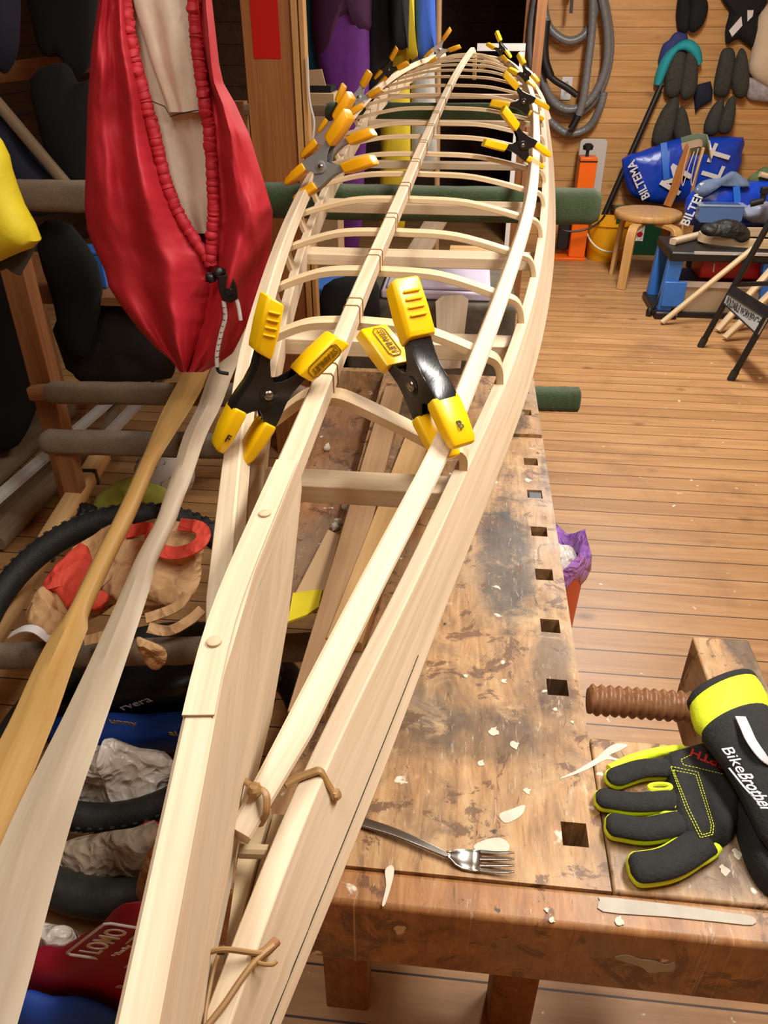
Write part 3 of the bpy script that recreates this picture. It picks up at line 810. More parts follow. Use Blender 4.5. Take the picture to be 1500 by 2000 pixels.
# tool tray on the far left of the slab
TX = BXL - .14; TY = 1.02
mb = MB(); bbox(TX, BXL, TY, BYB, BZ - TH - .012, BZ - TH + .012, mb); mb.build('tool_tray', M['tray'], bench)
mb = MB(); bbox(TX - .022, TX, TY, BYB, BZ - TH - .012, BZ - .004, mb); bbox(TX - .022, BXL, BYB, BYB + .022, BZ - TH - .012, BZ, mb)
mb.build('tray_side', M['bench'], bench, bevel=.002)
for x, y in ((BXL + .06, .72), (BXR - .04, .72), (BXL + .06, 1.85), (BXR - .04, 1.85), (.62, .62)):
    mb = MB(); bbox(x - .038, x + .038, y - .03, y + .03, 0, BZ - TH - .004, mb); mb.build('leg', M['benchside'], bench, bevel=.003)
mb = MB(); bbox(BXL + .06, BXR - .04, .70, .735, .16, .26, mb); mb.build('stretcher', M['benchside'], bench)
# pale glue and paint marks with their own outlines
def blot(name, pts, mat, z=BZ + .0007, lab=None):
    c = [P(u, v, z=z) for u, v in pts]; mb = MB(); mb.prism(catmull(c, 3, True), (0, 0, -.0012))
    o = mb.build(name, mat, bench)
    if lab: part_label(o, lab)
blot('paint_splash', [(1092, 1521), (1125, 1505), (1150, 1490), (1168, 1478), (1185, 1462), (1205, 1452), (1226, 1455), (1210, 1466), (1190, 1476), (1222, 1486), (1215, 1489), (1185, 1483), (1150, 1501), (1118, 1514)], M['dust'], lab='white forked paint splash')
blot('glue_spot', [(925, 1652), (948, 1640), (975, 1636), (994, 1648), (990, 1664), (960, 1668), (935, 1664)], M['dust'], lab='cream glue spot by the fork')
blot('glue_spot', [(975, 1590), (1000, 1580), (1025, 1572), (1020, 1590), (1000, 1604), (984, 1606)], M['dust'])
blot('tape_mark', [(1172, 1758), (1180, 1752), (1300, 1765), (1420, 1782), (1470, 1790), (1470, 1806), (1400, 1800), (1300, 1790), (1178, 1780)], M['greytape'], lab='strip of grey tape on the bench edge')
blot('paint_run', [(752, 1700), (764, 1690), (770, 1700), (764, 1730), (752, 1766), (746, 1766), (754, 1730)], M['dust'])
for u, v, r in ((905, 943, 7), (1031, 938, 6), (985, 745, 4), (1118, 1410, 3), (1005, 1455, 8), (965, 1428, 9), (940, 1490, 6), (1030, 1545, 6), (1078, 1796, 5), (1068, 1777, 4), (1210, 1798, 8), (1415, 1700, 9), (1440, 1668, 9), (880, 925, 3), (1085, 1385, 4), (910, 1320, 4), (985, 1330, 5)):
    p = P(u, v, z=BZ + .0007); k = pxm(p) * r; mb = MB()
    mb.prism(catmull([p + V((math.cos(a) * k * (1 + .35 * math.sin(a * 3 + u) + .2 * math.sin(a * 5 + v)), math.sin(a) * k * 1.2 * (1 + .25 * math.sin(a * 4 + u)), 0)) for a in frange(0, 5.7, 11)], 3, True), (0, 0, -.001)); mb.build('paint_spot', M['dust'], bench)
f0 = P(930, 1800, y=BYN - .0005)
def fblot(pts, mat):
    c = [P(u, v, y=BYN - .0006) for u, v in pts]; mb = MB(); mb.prism(catmull(c, 3, True), (0, .001, 0)); mb.build('paint_splash', mat, bench)
fblot([(1200, 1872), (1225, 1866), (1250, 1874), (1280, 1878), (1300, 1885), (1318, 1880), (1316, 1896), (1290, 1898), (1268, 1900), (1250, 1888)], M['greytape'])
# bench dog
p = hp[5]; mb = MB(); mb.box(p + V((0, 0, -.02)), (.026, .028, .034)); tag(mb.build('bench_dog', plain('dull_steel', (96, 100, 104), .6, .3), bevel=.002, at=p), 'square grey steel bench dog standing in a hole of the workbench', 'bench dog')
# vise screw and arm
ax = P(1148, 1366, z=BZ - .045); bx = P(1345, 1372, z=BZ - .045); sr = .0225
vz = thing('bench_vise', 'wooden shoulder vise with thick threaded screw at the bench front right', 'vise', (ax.x + .2, ax.y, 0.4))
sx0 = ax.x; sx1 = ax.x + .42; n = int((sx1 - sx0) / .0016); rg = []
pitch = .0125
for i in range(n):
    x = sx0 + (sx1 - sx0) * i / (n - 1); ring = []
    for k in range(20):
        a = 2 * math.pi * k / 20; ph = (x / pitch + a / (2 * math.pi)) % 1
        r = sr * (.80 + .24 * (1 - abs(ph * 2 - 1)) ** .8)
        if i < 3: r *= .86 + .045 * i
        ring.append(V((x, ax.y + r * math.cos(a), ax.z + r * math.sin(a))))
    rg.append(ring)
mb = MB(); mb.rings(rg, True, True); part_label(mb.build('screw', M['screw'], vz), 'thick reddish wooden screw with coarse thread')
q0 = P(1352, 1242, z=BZ + .012); q1 = P(1455, 1246, z=BZ + .012)
mb = MB(); bbox(q0.x, q1.x + .004, SY + .002, q0.y, BZ - .14, BZ + .012, mb); mb.build('vise_arm', M['bench'], vz, bevel=.003)
# ---------------------------------------------------------------- fork
fz = BZ + .004
fk = thing('fork', 'steel dinner fork lying on the workbench beside the gunwale', 'fork', P(860, 1668, z=BZ))
hp_ = [P(u, v, z=BZ + dz) for u, v, dz in ((700, 1604, .004), (760, 1622, .007), (815, 1644, .009), (855, 1662, .008), (880, 1674, .007))]
mb = MB(); mb.sweep(catmull(hp_, 5), [.013 - .0065 * i / 20 for i in range(21)], .003, ch=.001, smooth=True); mb.build('handle', M['steel'], fk, bevel=.0005)
A = P(872, 1671, z=BZ + .006); B = P(1004, 1688, z=BZ + .005); dr = (B - A).normalized(); sd = dr.cross(V((0, 0, 1))).normalized(); L = (B - A).length
def FB(a, b, h): return A + dr * (a * L) + sd * b + V((0, 0, h))
rows = []
for a, hw_, h in ((0, .0035, .001), (.06, .005, 0), (.14, .0095, -.003), (.25, .0125, -.005), (.38, .0132, -.0055), (.52, .0130, -.004)):
    rows.append([FB(a, hw_ * t, h + .0025 * t * t) for t in frange(-1, 1, 9)])
mb = MB(); mb.grid(rows); mb.build('head', M['steel'], fk, thick=.0018)
for j in range(4):
    t = -1 + 2 * j / 3
    mb = MB(); mb.sweep([FB(.50, .0112 * t, -.004 + .0025 * t * t), FB(.7, .0115 * t, -.001), FB(.9, .0116 * t, .002), FB(1.0, .0112 * t, .004)], [.0042, .0036, .003, .0018], .0018, ch=.0004); mb.build('tine', M['steel'], fk)
# ---------------------------------------------------------------- gloves
def hull_blob(mb, outline, z0, h, n=5, k=.55):
    """pillow: outline polygon on the bench, domed to height h"""
    c = sum(outline, V()) / len(outline); rg = [[V((p.x, p.y, z0)) for p in outline]]
    for i in range(1, n + 1):
        a = i / n * math.pi / 2
        f = 1 - (1 - math.cos(a)) * k * .55; zz = z0 + h * math.sin(a)
        rg.append([V((c.x + (p.x - c.x) * f, c.y + (p.y - c.y) * f, zz)) for p in outline])
    mb.rings(rg, True, True)
    return mb
g1 = thing('work_glove', 'black and lime glove lying palm up on the workbench, fingers pointing left', 'glove', P(1350, 1580, z=BZ), 'work gloves')
def finger(pts, r, z, mat, nm, flat=.5, sh=(0, 0)):
    c = catmull([P(u + sh[0], v + sh[1], z=z) for u, v in pts], 5); m = len(c)
    rr = [r * (.45 if i == 0 else .8 if i == 1 else .95 if i == 2 else 1) for i in range(m)]
    mb = MB(); mb.tube(c, rr, 14, flat=flat, up=(0, 0, 1)); return mb.build(nm, mat, g1)
FG = [([(1186, 1523), (1215, 1511), (1260, 1499), (1330, 1500)], .0130), ([(1160, 1556), (1190, 1560), (1240, 1566), (1330, 1560)], .0132),
      ([(1180, 1606), (1210, 1612), (1260, 1618), (1330, 1605)], .0150), ([(1226, 1692), (1260, 1692), (1310, 1680), (1372, 1640)], .0180)]
for pts, r in FG:
    finger(pts, r * 1.12, BZ + .009, M['lime'], 'lime_side_panel', .62, (0, 5))
    finger(pts, r * 1.0, BZ + .0165, M['blackcloth'], 'finger', .50, (4, 1))
pal = [P(u, v, z=BZ) for u, v in ((1290, 1490), (1330, 1474), (1380, 1462), (1425, 1470), (1450, 1520), (1446, 1580), (1430, 1640), (1395, 1662), (1350, 1668), (1318, 1640), (1305, 1590), (1300, 1540))]
mb = MB(); hull_blob(mb, catmull(pal, 3, True), BZ + .001, .026); mb.build('palm', M['blackcloth'], g1)
for u, v, w in ((1290, 1533, .012), (1312, 1578, .012), (1342, 1628, .014)):
    p = P(u, v, z=BZ + .020); ang = math.radians(-8 if v < 1600 else 20); mb = MB()
    d1 = V((math.cos(ang), math.sin(ang), 0)); d2 = V((-d1.y, d1.x, 0))
    mb.tube(catmull([p + d1 * (w * math.cos(a)) + d2 * (.0045 * math.sin(a)) - V((0, 0, .004 * (1 - math.cos(a)))) for a in frange(0, 2 * math.pi * 7 / 8, 8)], 3, True), .0028, 7, True); mb.build('lime_side_panel', M['lime'], g1)
def stitch(pts, nm='stitching', z=BZ + .0268):
    c = [P(u, v, z=z) for u, v in pts]; mb = MB(); k = 0
    for a, b in zip(c, c[1:]):
        n = max(2, int((b - a).length / .0035))
        for i in range(n):
            q0 = a.lerp(b, i / n); q1 = a.lerp(b, (i + .65) / n); mb.tube([q0, q1], .0005, 5)
    part_label(mb.build(nm, M['lime'], g1), 'lime stitching on the palm')
stitch([(1310, 1497), (1363, 1508), (1394, 1612), (1392, 1630), (1368, 1636), (1340, 1580), (1310, 1497)])
stitch([(1315, 1504), (1359, 1513), (1389, 1610), (1388, 1626), (1371, 1631), (1345, 1578), (1315, 1504)])
stitch([(1412, 1512), (1363, 1500), (1335, 1494), (1330, 1484), (1350, 1474)])
tx0 = P(1382, 1482, z=BZ + .027); ex = P(1410, 1492, z=BZ + .027) - P(1366, 1474, z=BZ + .027)
text('red_mark', 'SPTH', M['redprint'], g1, tx0, -ex, -V((0, 1, 0)), .018, .0006, .0006, bold=.02)
mb = MB(); mb.tube(catmull([P(u, v, z=BZ + .010) for u, v in ((1300, 1708), (1350, 1690), (1385, 1672), (1402, 1655))], 5), .006, 8); mb.build('lime_side_panel', M['lime'], g1)
mb = MB(); mb.tube(catmull([P(u, v, z=BZ + .010) for u, v in ((1190, 1503), (1235, 1482), (1290, 1468), (1335, 1463))], 5), .006, 8); mb.build('lime_side_panel', M['lime'], g1)
g2 = thing('work_glove', 'black glove with lime cuff lying back up over the other glove and vise', 'glove', P(1450, 1500, z=BZ), 'work gloves')
c0 = P(1412, 1352, z=BZ + .060); c1 = P(1440, 1418, z=BZ + .062); c2 = P(1514, 1512, z=BZ + .055); c3 = P(1578, 1600, z=BZ + .046); c4 = P(1640, 1690, z=BZ + .03)
def gl_ring(c, a, hw_, ht, tilt=0.0, n=24):
    t = a.normalized(); s_ = t.cross(V((0, 0, 1))).normalized(); s_ = (Matrix.Rotation(tilt, 3, 'Z') @ s_); u = V((0, 0, 1))
    return [c + s_ * (hw_ * math.cos(2 * math.pi * k / n)) + u * (ht * math.sin(2 * math.pi * k / n)) for k in range(n)]
ax_ = (c2 - c1)
def gtube(sts, mat, nm):
    mb = MB(); mb.rings([gl_ring(c, ax_, a, b, ti) for c, a, b, ti in sts], True, True); return mb.build(nm, mat, g2)
gtube([(c0 + V((-.003, .012, 0)), .046, .020, .10), (c0 + V((-.001, .006, 0)), .055, .029, .10), (c0, .056, .030, .10), (c0.lerp(c1, .06), .0555, .0295, .10)], M['blackcloth'], 'cuff_binding')
gtube([(c0.lerp(c1, .02), .0545, .0285, .10), (c0.lerp(c1, .3), .057, .031, .10), (c0.lerp(c1, .62), .057, .031, .08), (c0.lerp(c1, .9), .050, .026, .05)], M['lime'], 'lime_cuff')
gtube([(c0.lerp(c1, .72), .048, .024, .06), (c1, .052, .029, .05), (c1.lerp(c2, .5), .053, .027, .2), (c2, .056, .027, .1), (c3, .064, .026, 0), (c4, .060, .022, 0)], M['blackcloth'], 'glove_back')
_d = (c4 - c3).normalized(); _s = _d.cross(V((0, 0, 1))).normalized()
for j, (o_, l_) in enumerate(((-.042, .055), (-.014, .072), (.014, .068), (.042, .05))):
    q0 = c4 + _s * o_ - _d * .02; mb = MB(); mb.tube(catmull([q0, q0 + _d * (l_ * .5 + .02), q0 + _d * (l_ + .02) - V((0, 0, .006))], 4), [.0145] * 7 + [.012, .006], 12, flat=.8, up=(0, 0, 1)); mb.build('finger', M['blackcloth'], g2)
lo = [P(u, v, z=BZ) for u, v in ((1425, 1570), (1470, 1590), (1560, 1640), (1600, 1720), (1580, 1780), (1510, 1760), (1470, 1720), (1445, 1660))]
mb = MB(); hull_blob(mb, catmull(lo, 3, True), BZ + .001, .03); mb.build('finger_panel', M['blackcloth'], g2)
zt = BZ + .089
ta = P(1413, 1458, z=zt); tb = P(1448, 1520, z=zt); tc = P(1487, 1566, z=zt); e = (tc - ta).normalized(); yv = V((0, 0, 1)).cross(e)
text('lettering', 'Bike', M['greytext'], g2, P(1434, 1484, z=zt), e, yv, .020, .001, .0, width=.034)
text('lettering', 'Brother', M['greytext'], g2, P(1475, 1545, z=zt - .001), e, yv, .022, .001, .0, shear=.25, width=.050, bold=.01)
mb = MB(); mb.tube([P(u, v, z=zt - .002) for u, v in ((1424, 1500), (1452, 1535), (1482, 1568))], .0012, 6, flat=.4); mb.build('print_stroke', M['greytext'], g2)
mb = MB(); mb.sweep(catmull([P(u, v, z=zz) for u, v, zz in ((1446, 1400, BZ + .092), (1456, 1422, BZ + .0925), (1468, 1448, BZ + .091), (1490, 1478, BZ + .086), (1510, 1494, BZ + .078))], 5), .0125, .002, ch=.0005)
part_label(mb.build('reflective_strip', M['silvertape'], g2), 'silver reflective strip')
# ---------------------------------------------------------------- battens and scraps lying on the bench
def plank(name, lab, a, b, w, h, mat, cat='plank', up=(0, 0, 1), grp=None, bevel=.0015):
    a, b = V(a), V(b); mb = MB(); mb.sweep([a, a.lerp(b, .5), b], w, h, up=up)
    return tag(mb.build(name, mat, at=(a + b) / 2 - V((0, 0, h / 2)), bevel=bevel), lab, cat, grp)
def onb(u, v, h): return P(u, v, z=BZ + h)
plank('plank', 'brown plank lying on the workbench left edge beneath the kayak', onb(772, 760, .008), onb(598, 1400, .008), .050, .016, M['batten'])
plank('plank', 'yellowish pine plank lying on the workbench below the right stringer', onb(838, 800, .010), onb(672, 1260, .010), .055, .020, M['pine'])
mb = MB(); pts = [P(u, v, z=BZ - .035) for u, v in ((640, 1032), (672, 1048), (622, 1190), (574, 1160))]
mb.prism(pts, (0, 0, -.012)); t_ = tag(mb.build('tape_roll_strip', M['tan'], bevel=.003, at=pts[0]), 'tan strip of tape backing lying in the bench tool tray', 'tape strip')
pts = [P(u, v, z=BZ - .030) for u, v in ((572, 1158), (630, 1150), (622, 1185), (600, 1200), (562, 1214))]
mb = MB(); mb.prism(pts, (0, 0, -.004)); tag(mb.build('plastic_scrap', M['yellowcloth'], at=pts[0]), 'scrap of yellow plastic film beside the tape strip in the bench tray', 'scrap')
rng = random.Random(3)
for i, (u, v) in enumerate(((676, 995), (661, 1026), (640, 880), (655, 1035))):
    p = P(u, v, z=BZ - TH + .012); mb = MB(); mb.ball(p + V((0, 0, .008)), .009, 5, wob=.6, seed=i)
    tag(mb.build('paper_scrap', M['dust'], at=p), 'crumpled pale scrap lying on the brown bottom of the bench tray', 'scrap', 'pale scraps in the bench tray')
# ---------------------------------------------------------------- bin with bag right of the bench
pb = P(1112, 1090, z=.42)
bn = thing('waste_bin', 'terracotta waste bin with purple bag liner behind the workbench right edge', 'bin', (pb.x - .02, pb.y, 0))
cb_ = V((pb.x - .060, pb.y, 0))
mb = MB(); mb.lathe(cb_, [(.085, 0), (.092, .2), (.100, .42), (.094, .42), (.085, .2), (.078, .012)], 24); mb.build('bin_body', M['brick'], bn)
rg = []
for i, (r, h) in enumerate(((.099, .38), (.104, .40), (.107, .43), (.100, .46), (.088, .44), (.08, .40))):
    rg.append([cb_ + V((math.cos(2 * math.pi * k / 28) * r * (1 + .06 * math.sin(k * 2.3 + i)), math.sin(2 * math.pi * k / 28) * r * (1 + .06 * math.sin(k * 1.7)), h + .025 * math.sin(k * 1.1))) for k in range(28)])
mb = MB(); mb.rings(rg, False, True); mb.build('bag_liner', M['violet'], bn, thick=.001)
mb = MB(); mb.ball(cb_ + V((.03, .01, .40)), .055, 8, (1, 1, .8), wob=.4); part_label(mb.build('crumpled_paper', M['plasticbag'], bn), 'crumpled white paper in the bin')
# ================================================================ LEFT SIDE
def puff(name, outline, bulge, mat, parent=None, wob=0.0, ws=9, n=5, back=.6, seed=0, smooth_out=3, edge=.0, at=None, **pl):
    """soft closed shape: outline traced at its own distance, domed towards the room and back"""
    o = catmull([P(u, v, **pl) for u, v in outline], smooth_out, True) if smooth_out > 1 else [P(u, v, **pl) for u, v in outline]
    c = sum(o, V()) / len(o)
    nrm = V((0, 0, 0))
    for i in range(len(o)): nrm += (o[i] - c).cross(o[(i + 1) % len(o)] - c)
    nrm.normalize()
    if nrm.dot(CAM - c) < 0: nrm = -nrm
    rg = []
    for i in range(-n, n + 1):
        a = i / n * math.pi / 2; f = .14 + .86 * math.cos(a) ** .75; h = math.sin(a) * bulge * (1 if i > 0 else back)
        ring = []
        for p in o:
            q = c + (p - c) * f + nrm * h
            if wob: q += nrm * wob * noise.noise(q * ws + V((seed * 3.7, seed, 0))) + (p - c).normalized() * wob * .4 * noise.noise(q * ws * 1.3 + V((0, seed, 5)))
            ring.append(q)
        rg.append(ring)
    mb = MB(); mb.rings(rg, True, True)
    return mb.build(name, mat, parent, at=at)
def puff_thing(name, lab, cat, outline, bulge, mat, grp=None, **k):
    pl = {a: k[a] for a in ('x', 'y', 'z', 'pl', 'd') if a in k}
    c = sum((P(u, v, **pl) for u, v in outline), V()) / len(outline)
    return tag(puff(name, outline, bulge, mat, at=c, **k), lab, cat, grp)
# ---------------------------------------------------------------- rack
rk = thing('storage_rack', 'rough wooden rack with felt and green carpet wrapped bars carrying kayak and paddles', 'rack', (-.9, 2.08, 0))
def rackbar(a, b, w, h, nm, mat, par=rk, ch=.004):
    mb = MB(); mb.sweep([a, V(a).lerp(V(b), .5), b], w, h, ch=ch); return mb.build(nm, mat, par)
up0 = P(88, 735, y=2.09)
mb = MB(); bbox(up0.x - .035, up0.x + .035, 2.055, 2.115, 0, 1.2, mb); mb.build('upright', M['brownwood'], rk, bevel=.003)
a = P(62, 766, y=2.02); b = P(1128, 780, y=2.02)
rackbar(a, b, .045, .040, 'crossbar', M['brownwood'])
def wrap(a, b, r, nm, mat, flat=1.0, n=40, sag=.004, par=rk, sq=True):
    a, b = V(a), V(b); L = []
    rg = []
    for i in range(n):
        t = i / (n - 1); p = a.lerp(b, t); e = min(1, min(t, 1 - t) * n / 2.0 + .75); ring = []
        for k in range(18):
            an = 2 * math.pi * k / 18; c_, s_ = math.cos(an), math.sin(an)
            m_ = (abs(c_) ** 3.2 + abs(s_) ** 3.2) ** (-1 / 3.2) if sq else 1
            rr = r * m_ * (1 + .05 * noise.noise(V((t * 14, c_ * 1.5, s_ * 1.5 + r * 90)))) * e
            ring.append(p + V((0, rr * c_, rr * s_ * flat)))
        rg.append(ring)
    mb = MB(); mb.rings(rg, True, True); return mb.build(nm, mat, par)
wrap(a.lerp(b, .03), a.lerp(b, .52), .031, 'felt_wrap', M['felt'])
wrap(a.lerp(b, .9), b + V((.006, 0, 0)), .032, 'green_carpet_wrap', M['green'])
a2 = P(85, 862, y=1.86); b2 = P(455, 872, y=1.86)
rackbar(a2 + V((.02, 0, 0)), b2, .04, .036, 'crossbar', M['brownwood']); wrap(a2, b2, .033, 'felt_wrap', M['felt'])
a3 = P(-80, 1283, y=1.15); b3 = P(655, 1262, y=1.15)
rackbar(a3, b3, .036, .03, 'crossbar', M['brownwood']); wrap(a3, b3, .026, 'felt_wrap', M['felt'])
for x, y, z1 in ((-1.12, 1.86, .54), (-1.3, 1.15, .42), (-.02, 1.15, .42), (-.30, 1.86, .53)):
    mb = MB(); bbox(x - .025, x + .025, y - .02, y + .02, 0, z1, mb); mb.build('upright', M['brownwood'], rk)
ztop = gun(2.16, 1, False).z - .002
ga = V((P(30, 395, y=2.16).x, 2.16, ztop - .043)); gb_ = V((P(1172, 390, y=2.16).x, 2.16, ztop - .043))
rackbar(ga, gb_, .05, .05, 'crossbar', M['greywood']); wrap(ga + V((.52, 0, 0)), gb_, .043, 'green_carpet_wrap', M['green'], n=60)
wrap(ga, ga + V((.5, 0, 0)), .040, 'felt_wrap', M['felt'])
zt2 = gun(3.45, 1, False).z - .002
rackbar((-.95, 3.45, zt2 - .03), (.2, 3.45, zt2 - .03), .05, .04, 'crossbar', M['greywood']); wrap((-.6, 3.45, zt2 - .034), (.2, 3.45, zt2 - .034), .034, 'green_carpet_wrap', M['green'])
mb = MB(); bbox(-.98, -.93, 3.42, 3.48, 0, zt2, mb); mb.build('upright', M['brownwood'], rk)
# ---------------------------------------------------------------- door post
PY = 2.8
def col(u0, u1, v, y0, y1): return P(u0, v, y=y0).x, P(u1, v, y=y0).x
pst = thing('door_post', 'broad varnished orange wooden post between the red garment and hanging wetsuits', 'post', (-.64, PY, 0))
x0, x1 = P(478, 122, y=PY).x, P(572, 122, y=PY).x
mb = MB(); bbox(x0, x1, PY, PY + .05, 0, ZC, mb); mb.build('board', M['orangewood'], pst, bevel=.002)
x2 = P(588, 122, y=PY).x; x3 = P(604, 264, y=PY).x
mb = MB(); bbox(x1 + .003, x2 - .004, PY - .012, PY + .05, 0, ZC, mb); mb.build('trim_strip', M['birch'], pst, bevel=.002)
mb = MB(); bbox(x2, x3, PY - .004, PY + .05, 0, ZC, mb); mb.build('trim_strip', M['birch'], pst, bevel=.002)
qa, qb = P(492, 60, y=PY - .001), P(549, 115, y=PY - .001)
mb = MB(); bbox(qa.x, qb.x, PY - .002, PY - .0002, qb.z, qb.z + .5, mb); part_label(mb.build('red_panel', plain('red_gloss', (196, 18, 10), .35), pst), 'red rectangle fixed on the post')
# ---------------------------------------------------------------- red spray skirt
SY_ = 1.72
sk = thing('spray_skirt', 'large red spray skirt with beige lining hanging left of the kayak frame', 'spray skirt', P(350, 725, y=SY_))
def lerpt(tab, v):
    for (v0, x0), (v1, x1) in zip(tab, tab[1:]):
        if v <= v1: return x0 + (x1 - x0) * (v - v0) / (v1 - v0)
    return tab[-1][1]
oL = [(-140, 200), (0, 192), (100, 178), (200, 171), (300, 168), (400, 165), (450, 170), (490, 186), (530, 205), (560, 212), (600, 238), (640, 268), (680, 305), (705, 335), (728, 352)]
iL = [(-140, 236), (0, 244), (62, 252), (124, 265), (198, 285), (269, 304), (347, 322), (405, 343), (446, 366), (492, 397), (515, 410), (560, 412), (620, 405), (680, 385), (728, 366)]
iR = [(-140, 372), (0, 378), (83, 384), (186, 397), (256, 409), (351, 415), (413, 417), (475, 413), (515, 412), (560, 402), (620, 392), (680, 374), (728, 362)]
oR = [(-140, 408), (0, 414), (124, 428), (161, 436), (203, 460), (265, 488), (331, 508), (413, 533), (480, 530), (560, 512), (640, 480), (690, 455), (715, 420), (728, 395)]
def panel(nm, A, B, mat, bulge, fold, ph, vs, dep=0.0, nu=44):
    front = []; back = []
    for v in vs:
        ua, ub = lerpt(A, v), lerpt(B, v); rf = []; rb = []
        for k in range(nu):
            t = k / (nu - 1); u = ua + (ub - ua) * t
            w = max(0.0, math.sin(math.pi * t)) ** .6
            f = fold * (math.sin(t * 7.5 + ph + v * .004) * .6 + math.sin(t * 15 + ph * 2.1 + v * .009) * .22 + .9 * noise.noise(V((t * 3, v * .008, ph)))
                        + .16 * noise.noise(V((t * 9, v * .02, ph + 4))))
            e_ = (t if A is iR else 1 - t) if (A is iR or B is iL) else 1
            f += .22 * fold * math.exp(-e_ * 8) * (noise.noise(V((v * .10, t * 3, ph))) + .5 * noise.noise(V((v * .23, t * 5, ph)))) / max(w, .35)
            y = SY_ + dep - bulge * w - f * w
            rf.append(P(u, v, y=y)); rb.append(P(u, v, y=SY_ + dep + .012 + .02 * w))
        front.append(rf); back.append(rb)
    mb = MB(); mb.grid([a_ + b_[::-1] for a_, b_ in zip(front, back)], True, True); return mb.build(nm, mat, sk)
vv = frange(-140, 727, 150)
panel('red_panel', oL, iL, M['red'], .055, .044, .4, vv)
panel('red_panel', iR, oR, M['red'], .050, .046, 2.2, vv)
panel('beige_lining', [(-140, 236), (0, 240), (124, 258), (269, 298), (405, 338), (460, 366)], [(-140, 384), (0, 390), (186, 405), (351, 425), (460, 425)], M['beige'], .0, .012, 1.0, frange(-140, 456, 40), .016)
panel('beige_lining', [(-140, 236), (0, 258), (124, 296), (215, 330)], [(-140, 384), (0, 372), (186, 394), (222, 398)], M['beige'], .012, .008, 3.0, frange(-140, 219, 24), -.002)
panel('red_lining', [(440, 360), (520, 405)], [(440, 425), (520, 425)], plain('dark_red_fabric', (120, 14, 34), .6), .0, .01, 1.0, frange(440, 520, 8), .03)
for tab, s in ((iL, 1), (iR, 2)):                                    # gathered elastic hems
    pts = []; rr = []
    for i in range(260):
        v = -140 + (515 + 140) * i / 259; u = lerpt(tab, v)
        q = noise.noise(V((v * .11, s * 9.0, 0)))
        pts.append(P(u + 3 * q, v, y=SY_ - .022 + .006 * q)); rr.append(.0125 * (1 + .07 * math.sin(v * .55 + 5 * noise.noise(V((v * .05, s, 0)))) + .26 * noise.noise(V((v * .16, s * 3, 2)))))
    mb = MB(); mb.tube(pts, rr, 12); part_label(mb.build('gathered_hem', M['red'], sk), 'gathered red elastic edge')
mb = MB(); c = [P(u, v, y=SY_ - .024) for u, v in ((283, 192), (300, 199), (322, 208), (333, 228), (350, 222), (394, 214))]; mb.tube(c, .0012, 5); part_label(mb.build('seam', M['ink'], sk), 'dark seam across the lining')
bk = P(445, 562, y=SY_ - .075)
mb = MB(); mb.rings([[P(u, v, y=SY_ - .07 - dy) for u, v in ((424, 540), (452, 534), (463, 560), (465, 582), (452, 592), (436, 588), (428, 570))] for dy in (0, .012)], True, False); bko = mb.build('toggle', M['black'], sk, bevel=.003)
mb = MB(); mb.lathe(P(447, 570, y=SY_ - .082), [(.010, 0), (.008, .003)], 14, axis=(0, -1, 0)); mb.build('button', M['black'], bko)
for q in ((412, 542), (428, 532), (446, 534)):
    mb = MB(); mb.ball(P(q[0], q[1], y=SY_ - .055), .013, 6, wob=.4, seed=q[0]); mb.build('black_gathering', M['black'], sk)
mb = MB(); mb.tube(catmull([P(u, v, y=SY_ - .075) for u, v in ((437, 588), (440, 620), (432, 650), (424, 690), (424, 716))], 6), .0052, 8); cd = part_label(mb.build('cord', M['white'], sk), 'white cord flecked with black')
mb = MB(); mb.tube(catmull([P(u, v, y=SY_ - .075) for u, v in ((462, 585), (466, 600), (470, 625))], 6), .0048, 8); mb.build('cord', M['white'], sk)
for i in range(9):
    v = 600 + i * 12; u = lerpt([(588, 437), (620, 440), (650, 432), (690, 424), (716, 424)], v); p = P(u, v, y=SY_ - .0755); mb = MB(); mb.tube([p + V((-.0056, 0, 0)), p + V((0, -.0056, 0)), p + V((.0056, 0, 0))], .0009, 5); mb.build('fleck', M['ink'], cd)
mb = MB(); mb.tube(catmull([P(u, v, y=SY_ - .075) for u, v in ((424, 714), (428, 726), (446, 730))], 4), .0045, 8); mb.build('cord_end', M['black'], sk)
# ---------------------------------------------------------------- yellow garment
yg = puff_thing('dry_bag', 'bright yellow bag with dark hem hanging at the left picture edge', 'bag', [(-90, 200), (0, 275), (20, 330), (45, 400), (78, 468), (40, 490), (0, 510), (-60, 545), (-140, 420)], .05, M['yellowcloth'], y=1.5, wob=.012, ws=6, smooth_out=2)
puff('dark_hem', [(-60, 560), (-60, 540), (0, 505), (40, 486), (78, 468), (62, 500), (40, 538), (25, 520), (0, 530)], .012, M['neoprene'], yg, y=1.53, smooth_out=1)
